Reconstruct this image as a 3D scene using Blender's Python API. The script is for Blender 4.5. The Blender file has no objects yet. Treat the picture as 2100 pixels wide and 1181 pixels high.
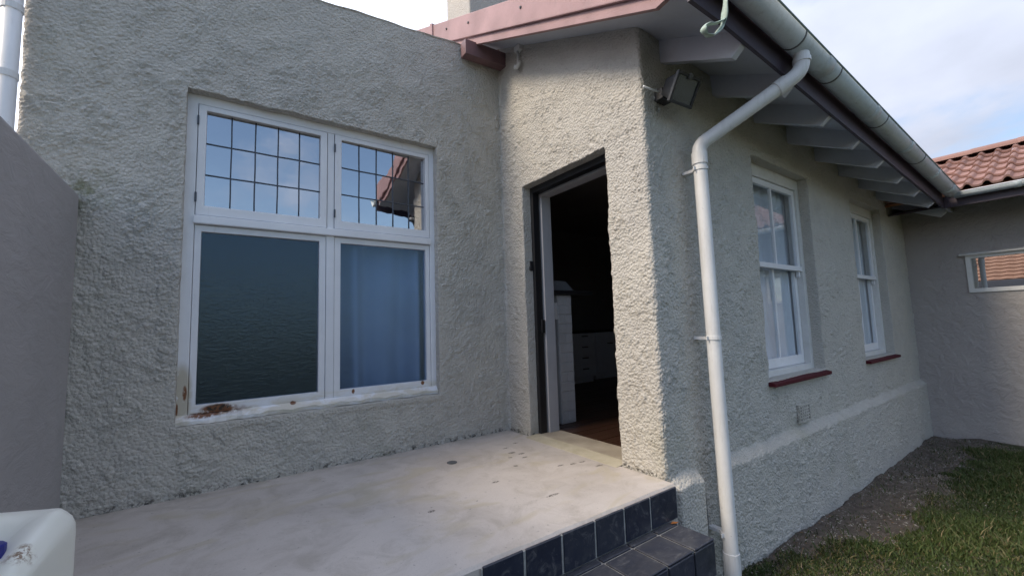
import bpy, bmesh, math, random
import numpy as np
from mathutils import Vector, Matrix

random.seed(7)
RNG = np.random.default_rng(11)
scene = bpy.context.scene
COL = scene.collection
R = math.radians

# ------------------------------------------------------------------ camera
cam_d = bpy.data.cameras.new('camera')
cam_d.sensor_width = 36.0
cam_d.lens = 856.8 / 2100 * 36
cam_d.clip_start = 0.02
cam_d.clip_end = 3000
cam = bpy.data.objects.new('camera', cam_d)
COL.objects.link(cam)
yaw, pitch, roll = R(54.65), R(5.14), R(-1.82)
fwd = Vector((math.cos(pitch) * math.cos(yaw), math.cos(pitch) * math.sin(yaw), math.sin(pitch)))
rgt = Vector((math.sin(yaw), -math.cos(yaw), 0))
upv = rgt.cross(fwd)
r2 = math.cos(roll) * rgt + math.sin(roll) * upv
u2 = -math.sin(roll) * rgt + math.cos(roll) * upv
cm = Matrix.Identity(4)
for i in range(3):
    cm[i][0], cm[i][1], cm[i][2] = r2[i], u2[i], -fwd[i]
cm.translation = Vector((-2.082, -3.032, 0.888))
cam.matrix_world = cm
scene.camera = cam

# ------------------------------------------------------------------ world, sun, exposure
SUN_DIR = Vector((-0.84, 0.15, 0.78)).normalized()      # towards the sun
sun_el = math.asin(SUN_DIR.z)
sun_az = math.atan2(SUN_DIR.x, SUN_DIR.y)               # from +Y, clockwise
world = bpy.data.worlds.new('World')
scene.world = world
world.use_nodes = True
wn, wl = world.node_tree.nodes, world.node_tree.links
wn.clear()
wo = wn.new('ShaderNodeOutputWorld')
bg = wn.new('ShaderNodeBackground')
bg.inputs['Strength'].default_value = 0.085
sky = wn.new('ShaderNodeTexSky')
sky.sky_type = 'NISHITA'
sky.sun_disc = False
sky.sun_elevation = sun_el
sky.sun_rotation = sun_az
sky.air_density = 1.0
sky.dust_density = 1.0
tc = wn.new('ShaderNodeTexCoord')
sp = wn.new('ShaderNodeSeparateXYZ')
wl.new(tc.outputs['Generated'], sp.inputs[0])


def wmath(op, a, b=None, clamp=False):
    n = wn.new('ShaderNodeMath'); n.operation = op; n.use_clamp = clamp
    for i, v in enumerate((a, b)):
        if v is None: continue
        if isinstance(v, (int, float)): n.inputs[i].default_value = v
        else: wl.new(v, n.inputs[i])
    return n.outputs[0]


zz = wmath('ADD', wmath('MAXIMUM', sp.outputs['Z'], 0.0), 0.22)
cx_ = wmath('DIVIDE', sp.outputs['X'], zz)
cy_ = wmath('DIVIDE', sp.outputs['Y'], zz)
cmb = wn.new('ShaderNodeCombineXYZ')
wl.new(cx_, cmb.inputs[0]); wl.new(cy_, cmb.inputs[1])
cn = wn.new('ShaderNodeTexNoise')
cn.inputs['Scale'].default_value = 1.15
cn.inputs['Detail'].default_value = 7
cn.inputs['Roughness'].default_value = 0.55
cn.inputs['Distortion'].default_value = 0.4
wl.new(cmb.outputs[0], cn.inputs['Vector'])
# more cloud over the house, towards the sun; clearer behind the camera
side = wmath('ADD', wmath('MULTIPLY', sp.outputs['Y'], 0.16), wmath('MULTIPLY', sp.outputs['X'], 0.03))
dens = wmath('ADD', cn.outputs['Fac'], side)
ramp = wn.new('ShaderNodeMapRange')
ramp.inputs['From Min'].default_value = 0.36
ramp.inputs['From Max'].default_value = 0.56
ramp.interpolation_type = 'SMOOTHSTEP'
wl.new(dens, ramp.inputs['Value'])
# cloud brightness: thinner towards the sun, grey bellies
dotn = wn.new('ShaderNodeVectorMath'); dotn.operation = 'DOT_PRODUCT'
wl.new(tc.outputs['Generated'], dotn.inputs[0]); dotn.inputs[1].default_value = Vector((-0.45, 0.75, 0.6)).normalized()
glow = wmath('POWER', wmath('MAXIMUM', dotn.outputs['Value'], 0.0), 5.0)
cn2 = wn.new('ShaderNodeTexNoise')
cn2.inputs['Scale'].default_value = 2.0
cn2.inputs['Detail'].default_value = 6
wl.new(cmb.outputs[0], cn2.inputs['Vector'])
br = wmath('ADD', wmath('MULTIPLY', cn2.outputs['Fac'], 3.6), wmath('ADD', 2.6, wmath('MULTIPLY', glow, 9.0)))
ccol = wn.new('ShaderNodeVectorMath'); ccol.operation = 'SCALE'
ccol.inputs[0].default_value = (0.875, 0.94, 1.13)
br = wmath('MULTIPLY', br, wmath('ADD', 0.50, wmath('MULTIPLY', wmath('MAXIMUM', sp.outputs['Z'], 0.0), 1.25)))   # overcast: zenith brighter than the horizon
wl.new(br, ccol.inputs['Scale'])
mixs = wn.new('ShaderNodeMix'); mixs.data_type = 'RGBA'
wl.new(ramp.outputs['Result'], mixs.inputs['Factor'])
wl.new(sky.outputs[0], mixs.inputs['A'])
wl.new(ccol.outputs[0], mixs.inputs['B'])
wl.new(mixs.outputs['Result'], bg.inputs['Color'])
wl.new(bg.outputs[0], wo.inputs[0])

sun_d = bpy.data.lights.new('sun', 'SUN')
sun_d.energy = 1.35
sun_d.angle = R(18)
sun_d.color = (1.0, 0.84, 0.63)
sun = bpy.data.objects.new('sun', sun_d)
COL.objects.link(sun)
sun.rotation_euler = (-SUN_DIR).to_track_quat('-Z', 'Y').to_euler()

scene.view_settings.view_transform = 'Standard'
scene.view_settings.look = 'None'
scene.view_settings.exposure = 1.29
scene.view_settings.gamma = 1.0
scene.view_settings.use_curve_mapping = False
scene.render.engine = 'CYCLES'
scene.cycles.max_bounces = 7
scene.cycles.diffuse_bounces = 4
scene.cycles.glossy_bounces = 4
scene.cycles.use_adaptive_sampling = True
scene.cycles.adaptive_threshold = 0.015
scene.cycles.caustics_reflective = False
scene.cycles.caustics_refractive = False
scene.cycles.transparent_max_bounces = 12
scene.cycles.use_denoising = True

# ------------------------------------------------------------------ materials
MATS = {}


class NT:
    """small helper round a material node tree"""
    def __init__(self, name):
        self.m = bpy.data.materials.new(name); self.m.use_nodes = True
        self.n = self.m.node_tree.nodes; self.l = self.m.node_tree.links
        self.b = self.n['Principled BSDF']; self.out = self.n['Material Output']
        self.tc = self.n.new('ShaderNodeTexCoord')
        MATS[name] = self.m

    def s(self, key, v):
        if hasattr(v, 'is_output') or isinstance(v, bpy.types.NodeSocket): self.l.new(v, self.b.inputs[key])
        else: self.b.inputs[key].default_value = v

    def noise(self, scale, detail=4, rough=.5, dist=0., stretch=None, vec=None):
        n = self.n.new('ShaderNodeTexNoise')
        n.inputs['Scale'].default_value = scale; n.inputs['Detail'].default_value = detail
        n.inputs['Roughness'].default_value = rough; n.inputs['Distortion'].default_value = dist
        v = vec or self.tc.outputs['Object']
        if stretch:
            mp = self.n.new('ShaderNodeMapping'); mp.inputs['Scale'].default_value = stretch
            self.l.new(v, mp.inputs['Vector']); v = mp.outputs[0]
        self.l.new(v, n.inputs['Vector'])
        return n.outputs['Fac']

    def voro(self, scale, feature='F1', stretch=None):
        n = self.n.new('ShaderNodeTexVoronoi'); n.feature = feature
        n.inputs['Scale'].default_value = scale
        v = self.tc.outputs['Object']
        if stretch:
            mp = self.n.new('ShaderNodeMapping'); mp.inputs['Scale'].default_value = stretch
            self.l.new(v, mp.inputs['Vector']); v = mp.outputs[0]
        self.l.new(v, n.inputs['Vector'])
        return n.outputs['Distance']

    def ramp(self, fac, stops, mode='LINEAR'):
        r = self.n.new('ShaderNodeValToRGB'); r.color_ramp.interpolation = mode
        e = r.color_ramp.elements
        while len(e) > 1: e.remove(e[-1])
        for i, (p, c) in enumerate(stops):
            el = e[0] if i == 0 else e.new(p)
            el.position = p
            if isinstance(c, (int, float)): c = (c, c, c)
            el.color = (c[0], c[1], c[2], 1)
        self.l.new(fac, r.inputs[0])
        return r.outputs[0]

    def mix(self, fac, a, b, mode='MIX'):
        n = self.n.new('ShaderNodeMix'); n.data_type = 'RGBA'; n.blend_type = mode
        for k, v in (('Factor', fac), ('A', a), ('B', b)):
            s_ = [i for i in n.inputs if i.name == k and (k == 'Factor' and i.type == 'VALUE' or i.type == 'RGBA')][0]
            if isinstance(v, bpy.types.NodeSocket): self.l.new(v, s_)
            elif isinstance(v, (int, float)): s_.default_value = v
            else: s_.default_value = (v[0], v[1], v[2], 1)
        return [o for o in n.outputs if o.type == 'RGBA'][0]

    def math(self, op, a, b=None, clamp=False):
        n = self.n.new('ShaderNodeMath'); n.operation = op; n.use_clamp = clamp
        for i, v in enumerate((a, b)):
            if v is None: continue
            if isinstance(v, (int, float)): n.inputs[i].default_value = v
            else: self.l.new(v, n.inputs[i])
        return n.outputs[0]

    def xyz(self):
        n = self.n.new('ShaderNodeSeparateXYZ'); self.l.new(self.tc.outputs['Object'], n.inputs[0])
        return n.outputs

    def blob(self, centre, radii):
        """soft 1..0 mask falling off from a point (object coords)"""
        v = self.n.new('ShaderNodeVectorMath'); v.operation = 'SUBTRACT'
        self.l.new(self.tc.outputs['Object'], v.inputs[0]); v.inputs[1].default_value = centre
        d = self.n.new('ShaderNodeVectorMath'); d.operation = 'DIVIDE'
        self.l.new(v.outputs[0], d.inputs[0]); d.inputs[1].default_value = radii
        ln = self.n.new('ShaderNodeVectorMath'); ln.operation = 'LENGTH'
        self.l.new(d.outputs[0], ln.inputs[0])
        return self.math('SUBTRACT', 1.0, ln.outputs['Value'], True)

    def bump(self, h, strength, dist=.01, prev=None):
        b = self.n.new('ShaderNodeBump')
        b.inputs['Strength'].default_value = strength; b.inputs['Distance'].default_value = dist
        self.l.new(h, b.inputs['Height'])
        if prev: self.l.new(prev, b.inputs['Normal'])
        return b.outputs[0]


def vary(c, k): return tuple(min(1, x * k) for x in c)


def paint(name, col, rough=.5, var=.12, scale=6., bump=.0, bscale=120., dirt=None, spec=.5):
    t = NT(name)
    f = t.noise(scale, 5, .6)
    c = t.ramp(f, [(.3, vary(col, 1 - var)), (.7, vary(col, 1 + var))])
    if dirt:
        d = t.noise(scale * 4, 6, .7)
        c = t.mix(t.math('MULTIPLY', t.ramp(d, [(.5, 0.), (.75, 1.)]), .5), c, dirt)
    t.s('Base Color', c); t.s('Roughness', rough)
    t.s('Specular IOR Level', spec)
    if bump: t.s('Normal', t.bump(t.noise(bscale, 4), bump, .004))
    return t.m


# roughcast wall paint
t = NT('roughcast')
WALLC = (.44, .42, .365)
big = t.noise(1.3, 4, .55); mid = t.noise(9, 5, .6)
c = t.ramp(big, [(.3, (.502, .484, .450)), (.7, (.562, .537, .485))])
c = t.mix(t.ramp(mid, [(.42, 0.), (.72, .55)]), c, (.46, .44, .41))
fine = t.noise(70, 3, .6)
c = t.mix(t.ramp(fine, [(.60, 0.), (.72, .45)]), c, (.33, .32, .29))
# mould and dirt specks just above the paving
z = t.xyz()[2]
foot = t.math('MULTIPLY', t.ramp(z, [(0.0, 0.), (.004, 1.), (.045, 0.)]), t.ramp(t.noise(26, 4, .7), [(.5, 0.), (.6, 1.)]))
foot = t.math('MULTIPLY', foot, t.ramp(t.math('ADD', t.xyz()[1], 2.0), [(.47, 0.), (.50, 1.)]))
c = t.mix(foot, c, (.03, .03, .028))
moss = t.math('MULTIPLY', t.ramp(t.noise(2.2, 3), [(.58, 0.), (.75, .35)]), t.ramp(z, [(.05, 1.), (.45, .0)]))
c = t.mix(moss, c, (.34, .335, .24))
green = t.math('MULTIPLY', t.blob((-2.66, -.01, 1.67), (.16, .12, .20)), t.ramp(t.noise(14, 5, .7), [(.45, 0.), (.6, 1.2)]), True)
c = t.mix(green, c, (.27, .27, .19))
t.s('Base Color', c); t.s('Roughness', .88); t.s('Specular IOR Level', .3)
vb = t.voro(62)
nb = t.bump(t.math('ADD', t.math('MULTIPLY', vb, -1.0), t.math('MULTIPLY', t.noise(120, 3, .6), .5)), .85, .011)
t.s('Normal', t.bump(t.noise(210, 3, .6), .7, .0035, nb))

# smooth painted plaster
t = NT('plaster_grey')
c = t.ramp(t.noise(1.1, 4, .6), [(.3, (.36, .35, .355)), (.7, (.44, .425, .43))])
c = t.mix(t.ramp(t.noise(7, 6, .65), [(.5, 0.), (.8, .6)]), c, (.34, .33, .33))
t.s('Base Color', c); t.s('Roughness', .8)
t.s('Normal', t.bump(t.noise(6, 6, .65, .6, (1, 1, 2)), .45, .02))
t = NT('plaster_wing')
c = t.ramp(t.noise(1.5, 4, .6), [(.3, (.34, .315, .31)), (.7, (.395, .37, .355))])
t.s('Base Color', c); t.s('Roughness', .85)
nb = t.bump(t.noise(11, 6, .62, .5), .9, .03)
t.s('Normal', t.bump(t.noise(70, 4, .6), .6, .006, nb))

# patio concrete
t = NT('concrete')
c = t.ramp(t.noise(1.6, 5, .6, .6), [(.28, (.45, .405, .37)), (.5, (.54, .492, .455)), (.75, (.585, .53, .485))])
c = t.mix(t.ramp(t.noise(5, 6, .7, .8), [(.48, 0.), (.68, .65)]), c, (.37, .33, .285))
c = t.mix(t.ramp(t.noise(2.3, 3, .5, 1.2, (1, 2, 1)), [(.55, 0.), (.68, .6)]), c, (.45, .395, .29))
c = t.mix(t.ramp(t.noise(42, 3, .6), [(.66, 0.), (.71, .7)]), c, (.24, .22, .20))
cy0 = t.xyz()[1]
joint = t.math('MULTIPLY', t.ramp(t.math('ADD', cy0, 1.0), [(.90, 0.), (1.0, .75)]), t.ramp(t.noise(9, 6, .7), [(.35, 0.), (.65, 1.)]))
c = t.mix(joint, c, (.25, .225, .19))
vc = t.n.new('ShaderNodeTexVoronoi'); vc.feature = 'DISTANCE_TO_EDGE'; vc.inputs['Scale'].default_value = 1.1
wv_ = t.n.new('ShaderNodeTexNoise'); wv_.inputs['Scale'].default_value = 5.; wv_.inputs['Detail'].default_value = 6
t.l.new(t.tc.outputs['Object'], wv_.inputs['Vector'])
av = t.n.new('ShaderNodeVectorMath'); av.operation = 'MULTIPLY_ADD'; av.inputs[1].default_value = (.10, .10, .10)
t.l.new(wv_.outputs['Color'], av.inputs[0]); t.l.new(t.tc.outputs['Object'], av.inputs[2]); t.l.new(av.outputs[0], vc.inputs['Vector'])
crack = t.math('MULTIPLY', t.ramp(vc.outputs['Distance'], [(.0, 1.), (.0045, 0.)]), t.ramp(t.noise(1.7, 3), [(.56, 0.), (.66, .35)]))
c = t.mix(crack, c, (.16, .14, .12))
c = t.mix(t.ramp(t.noise(160, 2, .5), [(.58, 0.), (.70, .35)]), c, (.33, .30, .27))
for (px, py, rx, ry) in ((-.36, -.54, .035, .02), (-.32, -.60, .03, .018), (-.35, -.68, .03, .014), (-.43, -.62, .018, .014), (-.2, -.99, .03, .013),
                         (-.13, -1.0, .03, .012), (-.28, -.96, .03, .012), (-.1, -1.12, .04, .012), (-.5, -.78, .018, .018), (-1.2, -1.05, .022, .016),
                         (-.75, -.93, .03, .012), (-.62, -1.28, .05, .012), (-.33, -.42, .03, .012), (-.2, -.36, .03, .012)):
    mk = t.math('MULTIPLY', t.blob((px, py, 0), (rx, ry, .05)), 3.0, True)
    c = t.mix(t.math('MULTIPLY', mk, t.ramp(t.noise(90, 3), [(.4, .2), (.55, 1.)])), c, (.13, .115, .10))
t.s('Base Color', c); t.s('Roughness', t.ramp(t.noise(4, 4), [(.3, .55), (.7, .8)]))
nb = t.bump(t.noise(9, 5, .6), .25, .015)
t.s('Normal', t.bump(t.noise(150, 3), .25, .002, nb))

t = NT('slate_tile')
oi = t.n.new('ShaderNodeObjectInfo')
c = t.ramp(oi.outputs['Random'], [(0., (.009, .013, .029)), (.5, (.015, .020, .040)), (1., (.026, .031, .046))])
c = t.mix(t.ramp(t.noise(14, 6, .7), [(.50, 0.), (.78, .6)]), c, (.075, .078, .085))
c = t.mix(t.ramp(t.noise(60, 4, .7, 1.), [(.66, 0.), (.72, .55)]), c, (.2, .2, .2))
ge = t.n.new('ShaderNodeNewGeometry'); sn = t.n.new('ShaderNodeSeparateXYZ'); t.l.new(ge.outputs['Normal'], sn.inputs[0])
wt_ = t.noise(5, 6, .7, .6, None, ge.outputs['Position'])
dust = t.math('MULTIPLY', t.ramp(sn.outputs[2], [(.5, 0.), (.9, 1.)]), t.ramp(wt_, [(.3, .15), (.7, .8)]))
c = t.mix(dust, c, (.070, .072, .080))
smear = t.ramp(t.noise(13, 6, .75, 1.2, (1, 3, 1), ge.outputs['Position']), [(.54, 0.), (.68, .6)])
c = t.mix(smear, c, (.16, .16, .165))
t.s('Base Color', c); t.s('Roughness', t.ramp(t.noise(20, 4, .5, 0, None, ge.outputs['Position']), [(.3, .30), (.7, .60)]))
t.s('Normal', t.bump(t.noise(26, 5, .6), .22, .006))
paint('grout', (.30, .30, .29), .9, .25, 30, .6, 90)

paint('white_paint', (.78, .79, .82), .42, .05, 3, .12, 60, (.58, .57, .55))
paint('white_trim', (.66, .66, .65), .5, .08, 3, .12, 60, (.45, .44, .42))
paint('lining_paint', (.42, .42, .44), .5, .08, 3)
paint('eave_paint', (.52, .54, .60), .55, .10, 2.5, .2, 30, (.40, .40, .43))

# old white timber with rot and rust at the lower left corner
t = NT('worn_white_paint')
f = t.noise(3, 5, .6)
c = t.ramp(f, [(.3, (.70, .715, .755)), (.7, (.80, .81, .84))])
c = t.mix(t.ramp(t.noise(16, 6, .7, 0, (1, 1, .25)), [(.60, 0.), (.72, .35)]), c, (.52, .51, .48))
low = t.ramp(t.xyz()[2], [(.43, 1.), (.50, 0.)])
bare = t.math('MULTIPLY', low, t.ramp(t.noise(6, 5, .6, .5, (1, 1, 3)), [(.40, 0.), (.55, .8)]))
c = t.mix(bare, c, (.58, .53, .42))
peel = t.math('MULTIPLY', t.blob((-2.235, .07, .55), (.055, .2, .2)), t.ramp(t.noise(11, 5, .7), [(.38, .4), (.5, 3.0)]), True)
c = t.mix(peel, c, (.50, .46, .38))
for cx0, cz0, rx, rz, k in ((-2.06, .452, .10, .035, 3.2), (-2.13, .425, .10, .02, 2.6), (-2.01, .44, .13, .03, 1.2), (-1.66, .435, .02, .013, 5.), (-1.28, .462, .012, .02, 4), (-.76, .47, .016, .02, 4), (-2.22, .56, .012, .05, 3.), (-2.254, .47, .008, .04, 5)):
    mk = t.math('MULTIPLY', t.math('MULTIPLY', t.blob((cx0, .06, cz0), (rx, .3, rz)), k), t.ramp(t.noise(38, 5, .75), [(.36, 0.), (.55, 1.)]), True)
    c = t.mix(mk, c, (.17, .062, .022))
dk = t.math('MULTIPLY', t.math('MULTIPLY', t.blob((-2.06, .06, .458), (.07, .3, .022)), 4.), t.ramp(t.noise(55, 4, .7), [(.46, 0.), (.54, 1.)]), True)
c = t.mix(dk, c, (.02, .012, .008))
t.s('Base Color', c); t.s('Roughness', .45)
nb = t.bump(t.noise(30, 5, .6, 0, (1, 1, .2)), .2, .003)
t.s('Normal', nb)


def glassy(name, tint, rough, refl_lo, bump=None, tintmix=1., diffuse=0., dcol=(.1, .12, .15), ior=1.5, gcol=(.95, .97, 1)):
    t = NT(name)
    t.n.remove(t.b)
    tr = t.n.new('ShaderNodeBsdfTransparent'); tr.inputs[0].default_value = (*tint, 1)
    gl = t.n.new('ShaderNodeBsdfGlossy'); gl.inputs['Roughness'].default_value = rough
    gl.inputs['Color'].default_value = (*gcol, 1)
    fr = t.n.new('ShaderNodeFresnel'); fr.inputs['IOR'].default_value = ior
    if bump:
        t.l.new(bump(t), gl.inputs['Normal'])
    ge = t.n.new('ShaderNodeNewGeometry')          # the pane is a thin box: only its entry face mirrors
    fac = t.math('MULTIPLY', t.math('ADD', fr.outputs[0], refl_lo, True), t.math('SUBTRACT', 1.0, ge.outputs['Backfacing']))
    mx = t.n.new('ShaderNodeMixShader')
    t.l.new(fac, mx.inputs[0])
    base = tr.outputs[0]
    if diffuse:
        df = t.n.new('ShaderNodeBsdfDiffuse'); df.inputs[0].default_value = (*dcol, 1)
        m2 = t.n.new('ShaderNodeMixShader'); m2.inputs[0].default_value = diffuse
        t.l.new(tr.outputs[0], m2.inputs[1]); t.l.new(df.outputs[0], m2.inputs[2]); base = m2.outputs[0]
    t.l.new(base, mx.inputs[1]); t.l.new(gl.outputs[0], mx.inputs[2])
    t.l.new(mx.outputs[0], t.out.inputs[0])
    return t.m


glassy('glass', (.94, .96, .97), .0, .03, ior=1.5)
glassy('bright_glass', (.6, .63, .66), .0, .50)
glassy('leaded_glass', (.30, .36, .44), .02, .50, lambda t: t.bump(t.noise(5, 2), .06, .02))
glassy('obscure_glass', (.69, .77, .87), .19, .05,
       lambda t: t.bump(t.noise(48, 2, .45, .8, (.6, 1, 1.7)), .14, .008), diffuse=.02, dcol=(.07, .17, .38), ior=1.42, gcol=(.60, .80, 1.0))
glassy('lamp_glass', (.3, .32, .35), .15, .05, diffuse=.5, dcol=(.13, .14, .16))

paint('lead', (.06, .075, .10), .55, .15, 30)
paint('fascia_paint', (.045, .032, .048), .5, .15, 4, .1, 50)
t = NT('gutter_paint')
c = t.ramp(t.noise(4, 5, .6), [(.3, (0.515, 0.58, 0.607)), (.7, (0.594, 0.668, 0.7))])
c = t.mix(t.math('MULTIPLY', t.ramp(t.noise(9, 6, .7, .3, (3, 3, .35)), [(.50, 0.), (.72, 1.)]), .45), c, (0.31, 0.335, 0.33))
c = t.mix(t.ramp(t.noise(55, 4, .7), [(.66, 0.), (.72, .5)]), c, (0.186, 0.201, 0.198))
t.s('Base Color', c); t.s('Roughness', t.ramp(t.noise(12, 4), [(.3, .38), (.7, .6)]))
t.s('Normal', t.bump(t.noise(40, 4, .6), .15, .004))
paint('gutter_edge', (.16, .22, .22), .6, .2, 10)
t = NT('pipe_paint')
c = t.ramp(t.noise(4, 5, .6), [(.3, (0.653, 0.662, 0.672)), (.7, (0.753, 0.763, 0.774))])
c = t.mix(t.math('MULTIPLY', t.ramp(t.noise(9, 6, .7, .3, (3, 3, .35)), [(.50, 0.), (.72, 1.)]), .45), c, (0.42, 0.41, 0.385))
c = t.mix(t.ramp(t.noise(55, 4, .7), [(.66, 0.), (.72, .5)]), c, (0.252, 0.246, 0.231))
t.s('Base Color', c); t.s('Roughness', t.ramp(t.noise(12, 4), [(.3, .38), (.7, .6)]))
t.s('Normal', t.bump(t.noise(40, 4, .6), .15, .004))
paint('pipe_dark', (.10, .105, .11), .7, .2, 20)
paint('verge_red', (.37, .235, .235), .75, .2, 4, .45, 120, (.24, .165, .165))
paint('maroon', (.075, .010, .017), .7, .15, 8, .1, 60, spec=.2)
paint('purlin_paint', (.18, .105, .112), .6, .18, 6, .1, 60)
t = NT('roof_tile')
oi = t.n.new('ShaderNodeObjectInfo')
c = t.ramp(oi.outputs['Random'], [(0., (.215, .120, .098)), (.5, (.27, .155, .128)), (1., (.32, .19, .16))])
c = t.mix(t.ramp(t.noise(9, 5, .7), [(.5, 0.), (.75, .55)]), c, (.22, .11, .10))
t.s('Base Color', c); t.s('Roughness', .8); t.s('Normal', t.bump(t.noise(140, 3), .3, .003))
paint('far_tile', (.42, .19, .10), .8, .12, 3)
paint('black_metal', (.012, .012, .014), .45, .2, 12)
paint('floodlight_black', (.022, .024, .028), .5, .2, 20, .2, 200)
paint('interior_white', (.36, .36, .37), .7, .08, 2)
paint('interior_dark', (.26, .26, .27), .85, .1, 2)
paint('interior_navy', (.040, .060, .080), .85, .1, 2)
paint('whitewash', (.52, .53, .55), .8, .08, 8, .5, 40)
paint('cabinet_white', (.80, .82, .84), .4, .04, 3)
paint('worktop', (.02, .02, .022), .35, .2, 30)
paint('galvanised', (.36, .37, .37), .5, .15, 30)
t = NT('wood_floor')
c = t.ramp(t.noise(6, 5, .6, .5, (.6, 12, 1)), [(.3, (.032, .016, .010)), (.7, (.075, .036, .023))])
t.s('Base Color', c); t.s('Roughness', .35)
t = NT('curtain')
c = t.ramp(t.noise(3, 3), [(.3, (.66, .69, .76)), (.7, (.74, .77, .84))])
t.s('Base Color', c); t.s('Roughness', .9); t.s('Normal', t.bump(t.noise(300, 2), .2, .002))
t = NT('dull_curtain')
c = t.ramp(t.noise(3, 3), [(.3, (.50, .52, .58)), (.7, (.58, .60, .66))])
t.s('Base Color', c); t.s('Roughness', .9)
t = NT('threshold')
c = t.ramp(t.noise(5, 5, .6), [(.3, (.30, .255, .20)), (.7, (.44, .39, .31))])
t.s('Base Color', c); t.s('Roughness', .7); t.s('Normal', t.bump(t.noise(40, 4), .3, .005))
t = NT('yellow_lip')
c = t.ramp(t.noise(9, 5, .6), [(.3, (.40, .36, .26)), (.7, (.53, .485, .38))])
t.s('Base Color', c); t.s('Roughness', .75); t.s('Normal', t.bump(t.noise(40, 4), .3, .005))
t = NT('can_plastic')
c = t.ramp(t.noise(4, 4), [(.3, (.78, .78, .70)), (.7, (.84, .84, .78))])
mk = t.math('MULTIPLY', t.math('MULTIPLY', t.blob((-2.449, -1.487, .39), (.035, .03, .06)), 2.4), t.ramp(t.noise(38, 5, .75), [(.46, 0.), (.60, 1.)]), True)
c = t.mix(mk, c, (.25, .17, .11))
t.s('Base Color', c); t.s('Roughness', .38)
t.s('Subsurface Weight', .25); t.s('Subsurface Radius', (.03, .03, .025)); t.s('Subsurface Scale', .6)
paint('blue_cap', (.015, .02, .20), .4, .1, 10)
paint('strap', (.36, .45, .38), .6, .3, 25)

# ground: soil with thin turf
t = NT('soil')
c = t.ramp(t.noise(16, 8, .72, .5), [(.28, (.070, .056, .046)), (.5, (.135, .112, .095)), (.75, (.215, .185, .16))])
c = t.mix(t.ramp(t.noise(90, 3, .6), [(.66, 0.), (.74, .7)]), c, (.30, .28, .25))
gxyz = t.xyz()
lawn = t.math('ADD', t.math('MULTIPLY', t.math('SUBTRACT', -2.06, gxyz[1]), 6.0), t.math('MULTIPLY', t.math('SUBTRACT', t.noise(5, 5, .6), .5), 2.2), True)
turfc = t.ramp(t.noise(3, 6, .7), [(.3, (.030, .044, .016)), (.6, (.048, .066, .022)), (.8, (.085, .085, .042))])
c = t.mix(t.math('MULTIPLY', lawn, t.ramp(t.noise(8, 5, .7), [(.38, .25), (.55, 1.)])), c, turfc)
t.s('Base Color', c); t.s('Roughness', .95)
nb = t.bump(t.noise(26, 7, .7), 1.0, .04)
t.s('Normal', t.bump(t.noise(120, 4, .6), .9, .010, nb))
t = NT('grass_blade')
at = t.n.new('ShaderNodeAttribute'); at.attribute_name = 'tint'
c = t.ramp(at.outputs['Fac'], [(0., (.030, .050, .014)), (.45, (.050, .078, .021)), (.7, (.078, .100, .032)), (.86, (.14, .125, .06)), (1., (.22, .175, .10))])
t.s('Base Color', c); t.s('Roughness', .6); t.s('Specular IOR Level', .25)
paint('pebble', (.30, .28, .25), .8, .3, 40)
paint('leaf_litter', (.16, .10, .055), .8, .3, 40)
paint('far_wall', (.60, .58, .54), .8, .06, 1)


def mat(n): return MATS[n]


# ------------------------------------------------------------------ mesh helpers
def link(name, me, m, parent=None, smooth=False):
    if m is not None and not me.materials: me.materials.append(mat(m))
    o = bpy.data.objects.new(name, me)
    COL.objects.link(o)
    if smooth:
        me.polygons.foreach_set('use_smooth', [True] * len(me.polygons))
    if parent is not None:
        o.parent = parent
        w = Vector((0, 0, 0)); p = parent
        while p is not None:
            w += p.location; p = p.parent
        o.location = -w
    return o


def empty(name, loc=(0, 0, 0)):
    o = bpy.data.objects.new(name, None)
    COL.objects.link(o); o.location = loc
    o.empty_display_size = .1
    return o


def tag(o, label=None, cat=None, group=None, kind=None):
    if label: o['label'] = label
    if cat: o['category'] = cat
    if group: o['group'] = group
    if kind: o['kind'] = kind
    return o


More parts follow.
